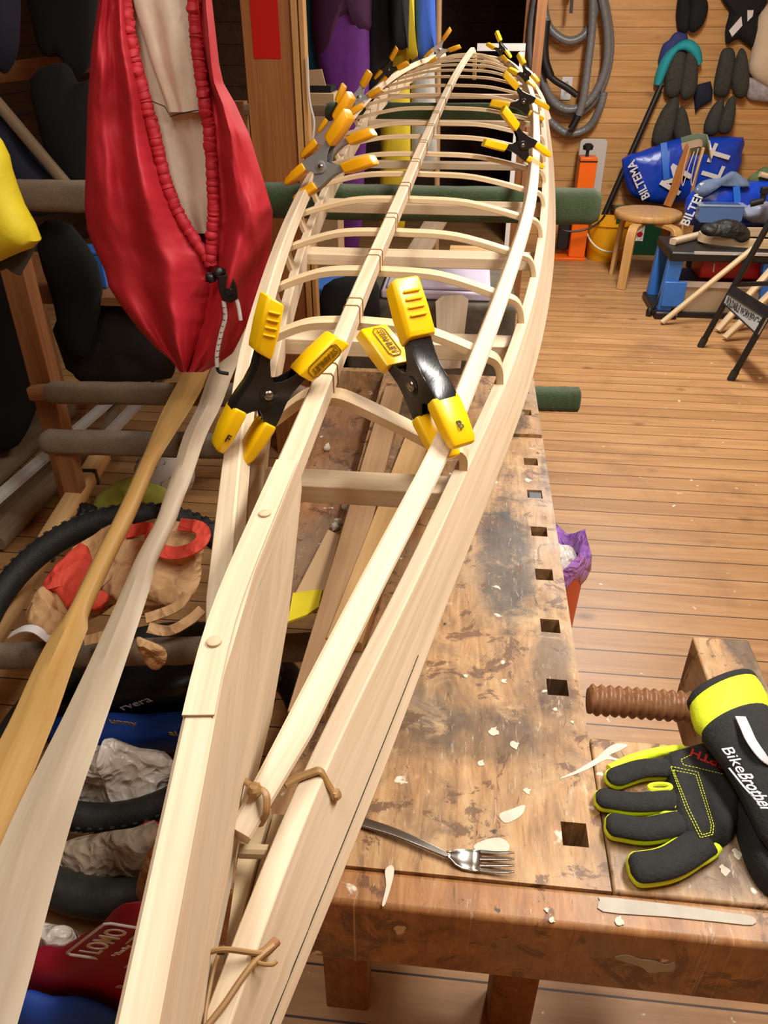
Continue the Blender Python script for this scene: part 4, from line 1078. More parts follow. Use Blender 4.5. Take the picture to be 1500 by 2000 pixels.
# ---------------------------------------------------------------- paddles
def paddle(lab, cl, mat, z):
    c = [P(u, v, z=z) for u, v, w, th in cl]; hw_ = [w * .93 * pxm(p) / 2 for (u, v, w, th), p in zip(cl, c)]; th_ = [t for _, _, _, t in cl]
    m = len(c); ls = [0]
    for i in range(1, m): ls.append(ls[-1] + (c[i] - c[i - 1]).length)
    rg = []; N = 80
    for i in range(N):
        s_ = ls[-1] * i / (N - 1); x = hermite(ls, [p.x for p in c], s_); y = hermite(ls, [p.y for p in c], s_)
        j = max(k for k in range(m - 1) if ls[k] <= s_ + 1e-9); t = (s_ - ls[j]) / (ls[j + 1] - ls[j])
        w = hw_[j] + (hw_[j + 1] - hw_[j]) * t; th = th_[j] + (th_[j + 1] - th_[j]) * t
        d = (c[-1] - c[0]).normalized(); sd = d.cross(V((0, 0, 1))).normalized()
        rnd = min(1, max(0, (.026 - w) / .008)) if w < .026 else 0
        sec = []
        for k in range(12):
            a = 2 * math.pi * k / 12; ce, se = math.cos(a), math.sin(a)
            zz = th * (1 - abs(ce) ** 1.05) * (1 if se >= 0 else -1) if not rnd else th * ((1 - abs(ce) ** 1.05) * (1 - rnd) + abs(se) * rnd) * (1 if se >= 0 else -1)
            zz = 0 if k in (0, 6) else math.copysign(max(abs(zz), .0011), se)
            sec.append(V((x, y, z)) + sd * (w * ce) + V((0, 0, zz)))
        rg.append(sec)
    mb = MB(); mb.rings(rg, True, True); o = mb.build('paddle', mat, at=c[m // 2])
    return tag(o, lab, 'paddle', 'wooden paddles on the rack')
paddle('golden cedar paddle lying on the rack bars, leftmost of the two', [(452, 590, 46, .008), (400, 700, 62, .012), (345, 800, 58, .013), (312, 862, 44, .013), (290, 905, 36, .015), (249, 999, 38, .016), (199, 1100, 40, .016), (152, 1200, 42, .016), (140, 1226, 70, .015), (110, 1290, 80, .015), (66, 1400, 93, .013), (20, 1500, 106, .011), (-60, 1690, 130, .008), (-130, 1860, 150, .005)], M['cedar'], .69)
paddle('pale whitish paddle lying on the rack bars beside the golden one', [(505, 580, 40, .008), (470, 650, 50, .012), (432, 730, 50, .013), (408, 795, 48, .014), (381, 850, 48, .015), (355, 930, 44, .016), (337, 980, 42, .016), (322, 1023, 40, .016), (284, 1098, 46, .016), (270, 1139, 56, .016), (222, 1263, 72, .015), (166, 1400, 92, .013), (90, 1580, 124, .011), (35, 1734, 150, .009), (-20, 1900, 176, .006), (-60, 2020, 190, .005)], M['spruce'], .70)
# ---------------------------------------------------------------- tyres
def torus(name, lab, c, nrm, R_, r, mat, cat, tread=True):
    nrm = V(nrm).normalized(); e1 = nrm.cross(V((1, 0, 0))).normalized(); e2 = nrm.cross(e1); rg = []
    for i in range(72):
        a = 2 * math.pi * i / 72; d = e1 * math.cos(a) + e2 * math.sin(a); ring = []
        for k in range(14):
            b = 2 * math.pi * k / 14; rr = r
            ring.append(V(c) + d * (R_ + rr * math.cos(b)) + nrm * (rr * math.sin(b)))
        rg.append(ring)
    mb = MB(); mb.rings(rg, True, True, True); t = tag(mb.build(name, mat, at=c), lab, cat)
    if tread:
        mb = MB()
        for i in range(96):
            a = 2 * math.pi * i / 96; d = e1 * math.cos(a) + e2 * math.sin(a); tn = -e1 * math.sin(a) + e2 * math.cos(a)
            for b in (-.75, -.25, .25, .75):
                q = V(c) + d * (R_ + r * math.cos(b)) + nrm * (r * math.sin(b)); mb.box(q, (r * .16, r * .30, r * .26), Matrix((d, tn, nrm)).transposed())
        k = mb.build('tread_knobs', mat, t); k['kind'] = 'stuff'
    return t
ta_ = P(300, 1004, y=1.52); tb_ = P(160, 1600, y=.95); tc_ = (ta_ + tb_) / 2; dd = (ta_ - tb_); nn = V((1, 0, 0)).cross(dd)
torus('bicycle_tyre', 'worn black bicycle tyre arching over the brown paper bag', tc_, nn, dd.length / 2 - .005, .030, M['rubber'], 'tyre')
torus('inner_tube', 'smooth thick black tube lying low behind the red bag, lower left', (P(170, 1750, y=.80).x + .02, 1.14, .12), (0, -.10, 1), .345, .038, plain('smooth_rubber', (40, 42, 40), .5, bump=.25, bscale=60, vary=.3), 'tube', False)
# ---------------------------------------------------------------- paper bag
pg = thing('paper_bag', 'torn brown paper bag with red print lying on the rack under the paddles', 'bag', P(250, 1130, y=1.3))
BP = dict(pl=(-.14, .50))
puff('bag_body', [(60, 1205), (92, 1150), (150, 1080), (205, 1042), (262, 1024), (330, 1018), (402, 1030), (398, 1080), (392, 1120), (384, 1150), (360, 1180), (330, 1192), (292, 1190), (240, 1190), (205, 1180), (150, 1192), (120, 1232), (90, 1248)], .05, M['paper'], pg, wob=.035, ws=13, seed=2, n=6, **BP)
BQ = dict(pl=(-.095, .50))
puff('red_print', [(72, 1160), (110, 1105), (160, 1060), (178, 1082), (182, 1120), (160, 1165), (205, 1160), (215, 1168), (200, 1190), (180, 1192), (150, 1180), (130, 1190), (112, 1160), (95, 1155)], .022, M['redpaper'], pg, wob=.012, ws=12, smooth_out=2, **BQ)
c = [P(u, v, **dict(pl=(-.066, .50))) for u, v in ((245, 1040), (290, 1032), (300, 1060), (318, 1076), (350, 1080), (385, 1066), (398, 1046), (388, 1030), (350, 1024))]
mb = MB(); mb.sweep(catmull(c, 4), .030, .004, up=(0, -.45, .9)); part_label(mb.build('red_print', M['redpaper'], pg), 'red printed ring on the bag')
for pts in ([(285, 1208), (310, 1200), (345, 1185), (365, 1160)], [(290, 1226), (330, 1232), (370, 1212), (395, 1190)], [(165, 1252), (190, 1246), (215, 1238)]):
    mb = MB(); mb.sweep(catmull([P(u, v, pl=(-.10, .50)) for u, v in pts], 5), .022, .004, up=(0, -.5, .8)); mb.build('paper_handle', M['paper'], pg)
puff('torn_flap', [(266, 1246), (290, 1252), (318, 1262), (326, 1290), (305, 1308), (284, 1292), (272, 1268)], .012, M['paper'], pg, y=1.10, wob=.006, ws=30)
puff('torn_flap', [(52, 1200), (80, 1150), (106, 1160), (112, 1190), (128, 1206), (100, 1250), (70, 1238)], .02, M['paper'], pg, wob=.012, ws=20, **BQ)
mb = MB(); mb.sweep(catmull([P(u, v, y=1.1) for u, v in ((20, 1240), (45, 1228), (70, 1230), (95, 1248))], 4), .02, .002, up=(0, 0, 1)); tag(mb.build('paper_strip', M['white'], at=P(60, 1235, y=1.1)), 'curled strip of white paper at the paper bag left corner', 'paper strip')
# ---------------------------------------------------------------- bags on the floor
def rest(name, lab, cat, outline, mat, y, bulge=.06, wob=.03, seed=0, ws=9, **k): return puff_thing(name, lab, cat, outline, bulge, mat, y=y, wob=wob, ws=ws, seed=seed, **k)
bb = rest('black_bag', 'black plastic bag with grey lettering on the floor behind the tyre', 'bag', [(60, 1330), (130, 1310), (300, 1300), (420, 1310), (430, 1400), (360, 1420), (200, 1415), (80, 1420)], plain('black_film', (16, 17, 22), .35, bump=.3, bscale=30), 1.34, .08, .03, 1)
e = P(305, 1362, y=1.23) - P(225, 1388, y=1.23)
text('lettering', 'rvera', M['greytext'], bb, P(264, 1374, y=1.225), e, (0, -.25, 1), .034, .001, .001, width=.088)
bs = rest('feed_sack', 'blue sack with yellow lettering lying below the black bag', 'sack', [(100, 1405), (200, 1398), (300, 1402), (400, 1395), (410, 1450), (340, 1462), (200, 1446), (110, 1450)], plain('blue_sack_film', (20, 64, 150), .4, bump=.2, bscale=30), 1.22, .05, .015, 2)
e = P(300, 1416, y=1.16) - P(200, 1404, y=1.16)
for u, v, s in ((240, 1410, 'unny'), (338, 1432, 'al')):
    text('lettering', s, plain('yellow_print', (220, 190, 60), .6), bs, P(u, v, y=1.158), (-1, 0, 0) if s == 'xx' else e, (0, -.3, 1), .034, .001, .001, bold=.01)
rest('plastic_bag', 'crumpled white plastic bag above the lower tyre arc', 'bag', [(150, 1470), (200, 1455), (215, 1440), (300, 1480), (345, 1500), (330, 1560), (240, 1590), (160, 1590), (110, 1540)], M['plasticbag'], 1.06, .05, .05, 5, 14, grp='white plastic bags')
rest('plastic_bag', 'dull white plastic bag between the two black tyre arcs', 'bag', [(80, 1660), (170, 1640), (300, 1610), (310, 1690), (270, 1740), (160, 1760), (60, 1760)], crumple('dull_plastic', (168, 152, 132), .4, 16, .8), .88, .05, .04, 7, 12, grp='white plastic bags')
rest('plastic_bag', 'small white plastic bag left above the red bag', 'bag', [(40, 1820), (90, 1812), (140, 1815), (152, 1850), (120, 1870), (60, 1880)], M['plasticbag'], .70, .03, .02, 8, 16, grp='white plastic bags')
lb_ = rest('red_bag', 'dark red bag with white boxed lettering at the lower left', 'bag', [(20, 1900), (60, 1855), (120, 1850), (180, 1820), (240, 1770), (320, 1770), (340, 1860), (330, 1990), (240, 2000), (120, 1965), (30, 1950)], M['maroon'], .66, .035, .012, 3, 12)
o_ = P(205, 1838, y=.622); e = P(262, 1792, y=.622) - P(150, 1876, y=.622); u_ = V((0, -.18, 1))
text('lettering', 'LOMO', M['greytext'], lb_, o_, e, u_, .050, .001, .001, width=.105, bold=.012)
ex = e.normalized(); ey = (u_ - ex * u_.dot(ex)).normalized()
bx_ = [o_ + ex * (a * .070) + ey * (b * .033) - V((0, .001, 0)) for a, b in ((-1, -.75), (-.92, -1), (.92, -1), (1, -.75), (1, .75), (.92, 1), (-.92, 1), (-1, .75))]
mb = MB(); mb.tube(bx_, .0022, 6, True); part_label(mb.build('logo_frame', M['greytext'], lb_), 'white rounded frame round the lettering')
for i, (s, u, v, w) in enumerate((('* Dou Bag', 238, 1856, .05), ('VA', 254, 1885, .02), ('D.', 236, 1925, .014))):
    text('lettering', s, M['greytext'], lb_, P(u, v, y=.620), e, u_, .016, .001, .001, width=w)
rest('blue_cloth', 'blue cloth at the bottom left corner under the red bag', 'cloth', [(-30, 1980), (30, 1940), (90, 1955), (160, 1962), (240, 1990), (300, 2040), (200, 2080), (0, 2080)], plain('bright_blue_cloth', (18, 66, 160), .7, bump=.2, bscale=60), .60, .03, .012, 4)
rest('paper_scrap', 'scrap of brown paper tucked behind the kayak stem above the red bag', 'paper', [(296, 1655), (340, 1660), (345, 1780), (290, 1790), (266, 1745), (275, 1700)], M['paper'], .80, .02, .01, 6)
rest('red_cloth', 'red scrap of cloth at the inner edge of the tyre', 'cloth', [(272, 1615), (310, 1610), (330, 1650), (310, 1680), (290, 1650)], M['redbox'], .90, .02, .008, 9)
# ---------------------------------------------------------------- sticks, strips, ball
def stick(name, lab, a, b, w, h, mat, cat, grp=None):
    a, b = V(a), V(b); mb = MB(); mb.sweep([a, a.lerp(b, .5), b], w, h, ch=min(w, h) * .15); return tag(mb.build(name, mat, at=(a + b) / 2), lab, cat, grp)
ra = P(198, 888, z=.36); rb_ = P(-30, 1262, z=.26)
pole = thing('wooden_pole', 'tan wooden pole with black straps running along the left of the rack', 'pole', (ra + rb_) / 2)
mb = MB(); mb.sweep([ra, ra.lerp(rb_, .5), rb_], .055, .045, ch=.006); mb.build('pole_body', M['pine'], pole)
for t in (.14, .58):
    p = ra.lerp(rb_, t); d = (rb_ - ra).normalized(); mb = MB(); mb.sweep([p, p + d * .012], .062, .052); mb.build('strap', M['black'], pole)
p = P(168, 1000, z=.37); mb = MB(); mb.ball(p, .025, 7, wob=.5); mb.build('strap_buckle', M['black'], pole)
for (u0, v0, u1, v1, lab) in ((-20, 985, 318, 694, 'long white plastic trim strip behind the felt bars, left one'), (190, 872, 345, 706, 'white plastic trim strip behind the felt bars, right one')):
    a, b = P(u0, v0, z=.30), P(u1, v1, z=.30); mb = MB(); mb.sweep([a, b], .045, .012); mb.sweep([a + V((0, 0, .012)), b + V((0, 0, .012))], .012, .014)
    tag(mb.build('trim_strip', plain('white_trim', (190, 188, 186), .4), at=(a + b) / 2), lab, 'trim strip', 'white trim strips')
stick('lath', 'thin grey lath crossing behind the felt bars between the white strips', P(195, 872, z=.26), P(275, 660, z=.26), .04, .012, M['greywood'], 'lath')
for i, (u0, v0, u1, v1, l) in enumerate(((-60, 960, 120, 800, 'grey plank on the floor behind the tall upright, outer one'), (-30, 1060, 160, 862, 'grey plank on the floor beside the wooden pole, inner one'))):
    stick('floor_plank', l, P(u0, v0, z=.04), P(u1, v1, z=.04), .14, .05, M['greywood'], 'plank', 'floor planks at the left')
p = P(322, 925, z=.11); ball = thing('football', 'white stitched football on the floor behind the paddles', 'ball', (p.x, p.y, 0))
mb = MB(); mb.ball(p, .11, 12); mb.build('ball_skin', plain('ball_white', (190, 186, 182), .5), ball)
gr_ = (1 + 5 ** .5) / 2; ico = [V(q).normalized() for q in ((0, 1, gr_), (0, -1, gr_), (0, 1, -gr_), (0, -1, -gr_), (1, gr_, 0), (-1, gr_, 0), (1, -gr_, 0), (-1, -gr_, 0), (gr_, 0, 1), (-gr_, 0, 1), (gr_, 0, -1), (-gr_, 0, -1))]
mb = MB()
for q in ico:
    s_ = q.orthogonal().normalized(); t_ = q.cross(s_); mb.tube([p + (q * .93 + (s_ * math.cos(2 * math.pi * k / 5) + t_ * math.sin(2 * math.pi * k / 5)) * .36).normalized() * .1105 for k in range(5)], .0012, 5, True)
mb.build('seam', M['ink'], ball)
rest('mossy_cloth', 'greenish yellow cloth heap behind the golden paddle', 'cloth', [(185, 985), (200, 955), (255, 930), (300, 940), (330, 965), (325, 992), (260, 1005), (210, 1000)], M['moss'], 1.95, .05, .03, 3)
# ---------------------------------------------------------------- things in the dark on the left
def coat(name, lab, outline, y, mat, grp='dark clothes at the left', cat='coat', bulge=.06, wob=.03, seed=0): return puff_thing(name, lab, cat, outline, bulge, mat, grp, y=y, wob=wob, ws=5, seed=seed)
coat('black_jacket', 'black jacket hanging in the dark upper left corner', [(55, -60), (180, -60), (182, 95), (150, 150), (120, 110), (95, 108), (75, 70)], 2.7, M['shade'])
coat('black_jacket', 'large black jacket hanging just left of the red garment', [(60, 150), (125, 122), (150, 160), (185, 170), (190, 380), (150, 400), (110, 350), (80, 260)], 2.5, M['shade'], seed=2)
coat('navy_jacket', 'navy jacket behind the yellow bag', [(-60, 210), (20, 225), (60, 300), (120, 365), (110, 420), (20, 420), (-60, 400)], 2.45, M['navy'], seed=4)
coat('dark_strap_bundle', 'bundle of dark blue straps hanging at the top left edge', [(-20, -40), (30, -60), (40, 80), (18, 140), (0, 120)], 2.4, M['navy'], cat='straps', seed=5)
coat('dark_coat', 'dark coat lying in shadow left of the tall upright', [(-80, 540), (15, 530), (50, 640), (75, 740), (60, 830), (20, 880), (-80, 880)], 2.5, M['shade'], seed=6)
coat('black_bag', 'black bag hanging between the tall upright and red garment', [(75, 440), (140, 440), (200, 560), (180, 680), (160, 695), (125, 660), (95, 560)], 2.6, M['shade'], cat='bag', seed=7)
rest('added_dark_mound', 'dark brown tarp added to darken the floor behind the felt wrapped bars', 'mound', [(120, 600), (200, 570), (300, 600), (345, 690), (330, 740), (200, 750), (130, 720)], plain('dark_brown_cloth', (30, 23, 18), .9, bump=.5, bscale=14), 2.75, .10, .05, 4)  # dark cloth mound added so the bright floor behind the rack turns dark
stick('shelf_rail', 'dim wooden rail across the upper left corner', P(-20, 145, y=2.85), P(200, 118, y=2.85), .03, .06, M['brownwood'], 'rail')
stick('diagonal_lath', 'dim diagonal lath in the upper left shadow', P(-10, 195, y=2.4), P(140, 372, y=2.4), .03, .03, M['greywood'], 'lath')
mb = MB(); q = P(178, 523, y=2.75); mb.box(q, (.14, .10, .12)); mb.box(q + V((0, 0, .066)), (.15, .11, .014)); tag(mb.build('blue_box', M['blueplast'], at=q, bevel=.004), 'blue plastic box half hidden behind the red garment', 'box')
LS = P(178, 523, y=2.75).z - .062
mb = MB(); bbox(-1.9, -.78, 2.6, 3.2, LS - .03, LS, mb)
for x, y in ((-1.85, 2.65), (-.83, 2.65), (-1.85, 3.15), (-.83, 3.15)): bbox(x - .02, x + .02, y - .02, y + .02, 0, LS - .03, mb)
tag(mb.build('side_shelf', M['brownwood'], at=(-1.3, 2.9, 0)), 'brown shelf in the shadow behind the rack', 'shelf')
# ---------------------------------------------------------------- wetsuits in the background
WS = 4.75
def suit(lab, outline, mat, y=WS, bulge=.05, seed=0, wob=.012): return puff_thing('wetsuit', lab, 'wetsuit', outline, bulge, mat, 'wetsuits hanging at the back', y=y, wob=wob, ws=4, seed=seed, smooth_out=2)
ps = suit('long purple wetsuit with shade coloured into its top, hanging beside the wooden post', [(625, -285), (716, -285), (722, 60), (722, 160), (712, 330), (700, 485), (642, 485), (645, 330), (636, 180), (612, 75)], M['purple'])
puff('shaded_top', [(618, -290), (722, -290), (726, 10), (722, 60), (695, 66), (690, 40), (660, 48), (634, 120), (610, 70)], .055, M['purpleshade'], ps, y=WS - .008, smooth_out=2)  # shaded upper part of the purple suit, put in as darker colour
suit('black wetsuit hanging next to the purple one', [(716, -285), (770, -285), (768, 90), (760, 210), (722, 210), (718, 100)], M['neodark'], WS + .05, seed=1)
suit('black wetsuit right of the others, hem above the yellow trim', [(760, -285), (802, -285), (798, 70), (796, 92), (775, 96), (764, 60)], M['neodark'], WS - .03, seed=2)
suit('long olive yellow wetsuit leg hanging behind the ribs', [(756, -285), (790, -285), (800, 180), (802, 300), (790, 446), (742, 446), (745, 300), (742, 200)], M['olive'], WS + .13, seed=3)
suit('narrow yellow wetsuit edge between black and blue', [(792, -285), (804, -285), (810, 60), (816, 110), (794, 112), (798, 60)], M['olive'], WS + .02, seed=4)
suit('bright blue wetsuit hanging right of the yellow edge', [(804, -285), (838, -285), (852, 72), (845, 100), (820, 118), (812, 60)], plain('blue_neoprene', (44, 88, 184), .7), WS + .06, seed=5)
suit('teal blue garment hanging between wooden post and purple wetsuit', [(590, -285), (622, -285), (618, 60), (628, 140), (606, 142), (592, 60)], plain('dim_teal', (24, 96, 140), .8), WS + .1, seed=6)
suit('pale grey garment hanging low behind the ribs', [(806, -285), (832, -285), (852, 235), (850, 330), (808, 332), (802, 235)], plain('pale_grey_cloth', (170, 170, 164), .8), WS + .16, seed=7)
mb = MB(); bbox(-1.9, DX1 - .05, WS + .04, WS + .09, 2.28, 2.33, mb); bbox(-1.9, -1.85, WS + .03, WS + .1, 0, 2.33, mb); bbox(DX1 - .1, DX1 - .05, WS + .03, WS + .1, 0, 2.33, mb); tag(mb.build('clothes_rail', M['brownwood'], at=(-.5, WS, 0)), 'clothes rail holding the wetsuits above the picture', 'rail')
stick('rough_board', 'rough tan board standing behind the far left clamp', P(858, -60, y=5.3), V((P(868, 100, y=5.3).x, 5.3, 0)), .13, .03, M['batten'], 'board')
q0, q1 = P(612, 232, y=4.3), P(645, 182, y=4.3)
mb = MB(); bbox(q0.x - .06, q1.x + .02, 4.3, 4.5, 0, q1.z, mb); tag(mb.build('cardboard_box', M['tan'], at=(q0.x, 4.4, 0), bevel=.004), 'tall pale cardboard box standing behind the far left clamps', 'box')
q2 = P(604, 168, y=4.3); mb = MB(); bbox(q0.x - .05, q1.x, 4.32, 4.48, q1.z, q2.z, mb); tag(mb.build('dark_case', M['neodark'], at=(q0.x, 4.4, q1.z)), 'dark case on top of the tall cardboard box', 'case')
c = [P(u, v, y=4.34) for u, v in ((600, 137), (628, 135), (637, 172), (604, 169))]; mb = MB(); mb.prism(c, (0, .012, 0)); tag(mb.build('card', M['tan'], at=c[3]), 'sheet of dim pale card standing on the dark case', 'card')
mb = MB(); mb.tube(catmull([P(u, v, y=PY - .02) for u, v in ((600, 110), (602, 170), (606, 205), (613, 235), (612, 262), (606, 300))], 5), .004, 6); tag(mb.build('white_cable', M['white'], at=P(602, 170, y=PY - .02)), 'thin white cable hanging down the right edge of the wooden post', 'cable')
mb = MB(); a, b = P(932, 92, y=5.6), P(1026, 92, y=5.6); mb.sweep([a, b], .05, .04); bbox(b.x - .03, b.x, 5.58, 5.62, 0, b.z, mb); tag(mb.build('white_rail', M['white'], at=(a.x, 5.6, 0)), 'white rail end beyond the kayak tip in the doorway', 'rail')
# ---------------------------------------------------------------- table with lid etc. beyond the bench
TZ = .60
fy = P(850, 590, z=TZ).y; tbx0, tbx1 = P(668, 600, z=TZ).x, P(1010, 600, z=TZ).x
mb = MB(); bbox(tbx0, tbx1, fy - .03, fy + .85, .05, TZ, mb); mb2 = mb.build('covered_chest', plain('grey_blanket', (92, 86, 74), .95, bump=.6, bscale=60, vary=.25), at=(0, fy, 0), bevel=.02); tag(mb2, 'chest covered with a grey blanket beyond the workbench', 'chest')
mb2.location.z = -.05 + .05
lx0, lx1 = P(738, 575, z=TZ + .05).x, P(960, 575, z=TZ + .05).x
lid = thing('plastic_lid', 'lilac white plastic lid lying on the grey blanket beyond the bench', 'lid', ((lx0 + lx1) / 2, fy + .25, TZ))
mb = MB(); bbox(lx0, lx1, fy + .02, fy + .50, TZ + .001, TZ + .035, mb); mb.build('rim', M['lilac'], lid, bevel=.008)
mb = MB(); bbox(lx0 + .02, lx1 - .02, fy + .04, fy + .48, TZ + .036, TZ + .05, mb); mb.build('raised_panel', M['lilac'], lid, bevel=.006)
stick('pine_board', 'pine board lying behind the lilac lid', V((lx0 + .25, fy + .66, TZ + .02)), V((lx1 + .05, fy + .66, TZ + .02)), .26, .03, M['pine'], 'board')
stick('pale_plank', 'pale plank end leaning over the lid beyond the ribs', P(812, 500, y=fy + .3), P(856, 424, y=fy + .78), .10, .02, M['pale'], 'plank')
mb = MB(); q0 = P(878, 720, y=2.0); q1 = P(883, 577, y=2.09); d = (q1 - q0).normalized(); sx = V((1, 0, .1)).normalized(); nz = sx.cross(d); rg = []
L = (q1 - q0).length
for t in frange(0, 1, 16):
    w = .030 + .016 * t; w *= 1 if t < .93 else math.sqrt(max(.35, 1 - ((t - .93) / .075) ** 2)); c = q0 + d * L * t
    rg.append([c - sx * w, c + nz * -.006, c + sx * w, c + nz * .006])
mb.rings(rg, True, True); tag(mb.build('blade_blank', M['spruce'], at=q0), 'pale rounded blade end standing up behind the bench', 'blade')
rest('plastic_sheet', 'white plastic sheet seen behind the left near clamp', 'sheet', [(470, 690), (545, 688), (548, 740), (520, 790), (480, 770)], M['white'], 2.12, .02, .01, 2)
mb = MB(); q = P(648, 560, y=3.6); bbox(q.x - .14, q.x + .1, 3.5, 3.8, .0, q.z + .02, mb); tag(mb.build('blue_crate', M['blueplast'], at=(q.x, 3.65, 0), bevel=.01), 'blue crate standing by the post beyond the frame', 'crate')
rest('black_heap', 'heap of black cloth left of the lilac lid', 'cloth', [(632, 560), (700, 540), (740, 560), (735, 640), (640, 650)], M['neodark'], fy - .05, .06, .03, 3)
# ================================================================ RIGHT SIDE AND BACK WALL
def onwall(name, lab, cat, outline, bulge, mat, grp=None, seed=0, wob=.008, par=None, dy=0.0, so=3):
    y = WY - .55 * bulge - .012 - dy
    if par: return puff(name, outline, bulge, mat, par, wob=wob, ws=12, seed=seed, back=.5, y=y, smooth_out=so)
    return puff_thing(name, lab, cat, outline, bulge, mat, grp, y=y, wob=wob, ws=12, seed=seed, back=.5, smooth_out=so)
# hose
hs = thing('vacuum_hose', 'coiled grey vacuum hose hanging on the boarded back wall', 'hose', P(1115, 262, y=WY))
def hosetube(pts, r, mat, nm, ripple=True):
    c = catmull([P(u, v, y=WY - o - .03) for u, v, o in pts], 12); rr = [r * (1 + (.05 * math.sin(i * 2.2) if ripple else 0)) for i in range(len(c))]
    mb = MB(); mb.tube(c, rr, 12); return mb.build(nm, mat, hs)
hr = .0275
hosetube([(1078, -70, .05), (1066, -20, .06), (1063, 15, .06), (1076, 58, .07), (1112, 80, .08), (1146, 62, .07), (1163, 15, .06), (1160, -40, .05), (1152, -90, .04), (1120, -130, .04), (1080, -100, .04), (1050, -20, .04), (1036, 80, .04), (1044, 145, .04), (1075, 200, .04), (1112, 222, .04), (1150, 208, .05), (1180, 160, .05), (1192, 100, .05), (1188, 40, .05), (1172, -30, .06), (1150, -90, .07)], hr, M['hose'], 'hose_coil')
hosetube([(1080, -90, .10), (1058, -10, .10), (1050, 70, .10), (1055, 140, .10), (1078, 195, .10), (1112, 214, .10), (1152, 196, .10), (1182, 135, .10), (1186, 60, .10), (1170, -20, .10), (1140, -90, .10)], hr, M['hose'], 'hose_coil')
hosetube([(1062, 215, .04), (1078, 240, .04), (1112, 261, .05), (1150, 248, .05), (1172, 210, .09), (1180, 180, .09)], hr, M['hose'], 'hose_coil')
hosetube([(1158, -80, .13), (1158, 0, .13), (1156, 60, .13), (1148, 130, .14), (1140, 190, .15), (1130, 225, .15)], hr, M['hose'], 'hose_coil')
hosetube([(1130, 224, .15), (1122, 240, .15), (1115, 252, .15)], .026, M['black'], 'hose_cuff', False)
hosetube([(1066, 40, .15), (1062, 85, .15), (1064, 120, .15), (1074, 150, .15)], .034, M['black'], 'nozzle_grip', False)
hosetube([(1073, 147, .15), (1085, 158, .15), (1108, 172, .15), (1127, 186, .15)], .022, M['black'], 'nozzle_tube', False)
mb = MB(); a = P(1113, -20, y=WY); mb.sweep([a - V((0, .008, 0)), a + V((0, -.2, 0))], .04, .05); mb.sweep([a + V((0, -.19, .02)), P(1115, 26, y=WY - .19)], .035, .02); mb.build('wall_hook', M['black'], hs)
qa, qb = P(1093, 195, y=WY), P(1119, 150, y=WY)
sw = thing('switch_plate', 'white double wall socket plate behind the hose nozzle', 'socket', (qa.x, WY, qa.z))
mb = MB(); bbox(qa.x, qb.x, WY - .012, WY - .0005, qa.z, qb.z, mb); mb.build('plate', M['white'], sw, bevel=.003)
for k in (.3, .7):
    z = qa.z + (qb.z - qa.z) * k; mb = MB(); bbox(qa.x + .025, qb.x - .025, WY - .0145, WY - .012, z - .02, z + .02, mb); mb.build('socket_face', M['plasticbag'], sw, bevel=.001)
# white panel and orange jack
c = [P(u, v, y=6.35) for u, v in ((1124, 276), (1189, 274), (1181, 358), (1184, 362), (1124, 362))]
def roundrect(x0, x1, z0, z1, y0, y1, r, mb, n=5):
    o = []
    for cx, cz, a0 in ((x1 - r, z1 - r, 0), (x0 + r, z1 - r, 90), (x0 + r, z0 + r, 180), (x1 - r, z0 + r, 270)):
        for k in range(n): a = math.radians(a0 + 90 * k / (n - 1)); o.append(V((cx + r * math.cos(a), y0, cz + r * math.sin(a))))
    mb.prism(o, (0, y1 - y0, 0))
pa, pb_ = P(1123, 362, y=6.45), P(1188, 272, y=6.45)
mb = MB(); roundrect(pa.x, pb_.x, .0, pb_.z, 6.45, 6.475, .03, mb); tag(mb.build('whiteboard', plain('pale_panel', (196, 194, 190), .4), at=((pa.x + pb_.x) / 2, 6.46, 0), bevel=.003), 'white rounded board standing on the floor against the back wall', 'board')
ob = P(1112, 505, z=0); jy = ob.y
jk = thing('floor_jack', 'bright orange upright steel tool with black knob by the yellow bucket', 'tool stand', (P(1124, 505, z=0).x, jy, 0))
t0 = P(1137, 306, y=jy); xa, xb = P(1108, 480, y=jy).x, P(1140, 480, y=jy).x; xm = (xa + xb) / 2 + .012; hwid = (xb - xa) / 2
mb = MB(); bbox(xm - hwid, xm + hwid, jy - .04, jy + .10, .02, t0.z, mb); mb.build('column', M['orange'], jk, bevel=.006)
mb = MB(); bbox(P(1082, 510, z=0).x, P(1143, 510, z=0).x, jy - .07, jy + .16, 0, .02, mb); mb.build('base_plate', M['orange'], jk, bevel=.003)
mb = MB(); bbox(xm - hwid * 1.02, xm + hwid * 1.02, jy - .045, jy + .105, t0.z - .03, t0.z - .022, mb); mb.build('seam_band', M['black'], jk)
tk = V((xm - .01, jy + .02, t0.z)); mb = MB(); mb.lathe(tk, [(.012, -.002), (.012, .04), (.035, .045), (.038, .07), (.02, .085), (.001, .087)], 16); mb.build('knob', M['black'], jk)
mb = MB(); bbox(xm - hwid - .09, xm - hwid, jy + .02, jy + .08, .06, .42, mb); mb.build('motor_box', M['black'], jk, bevel=.01)
mb = MB(); mb.tube(catmull([P(u, v, y=jy - .12) for u, v in ((1090, 430), (1098, 448), (1120, 452), (1150, 446), (1172, 432), (1182, 420))], 6), .008, 7); mb.build('cable', M['black'], jk)
# pole
a, b = P(1292, 165, y=6.52), P(1183, 412, y=6.42)
b2_ = a + (b - a) * ((a.z - 0.015) / (a.z - b.z)); mb = MB(); mb.tube([a, b2_], .021, 12); pl_ = tag(mb.build('black_pole', M['black'], at=b2_), 'long black pole leaning diagonally on the back wall', 'pole')
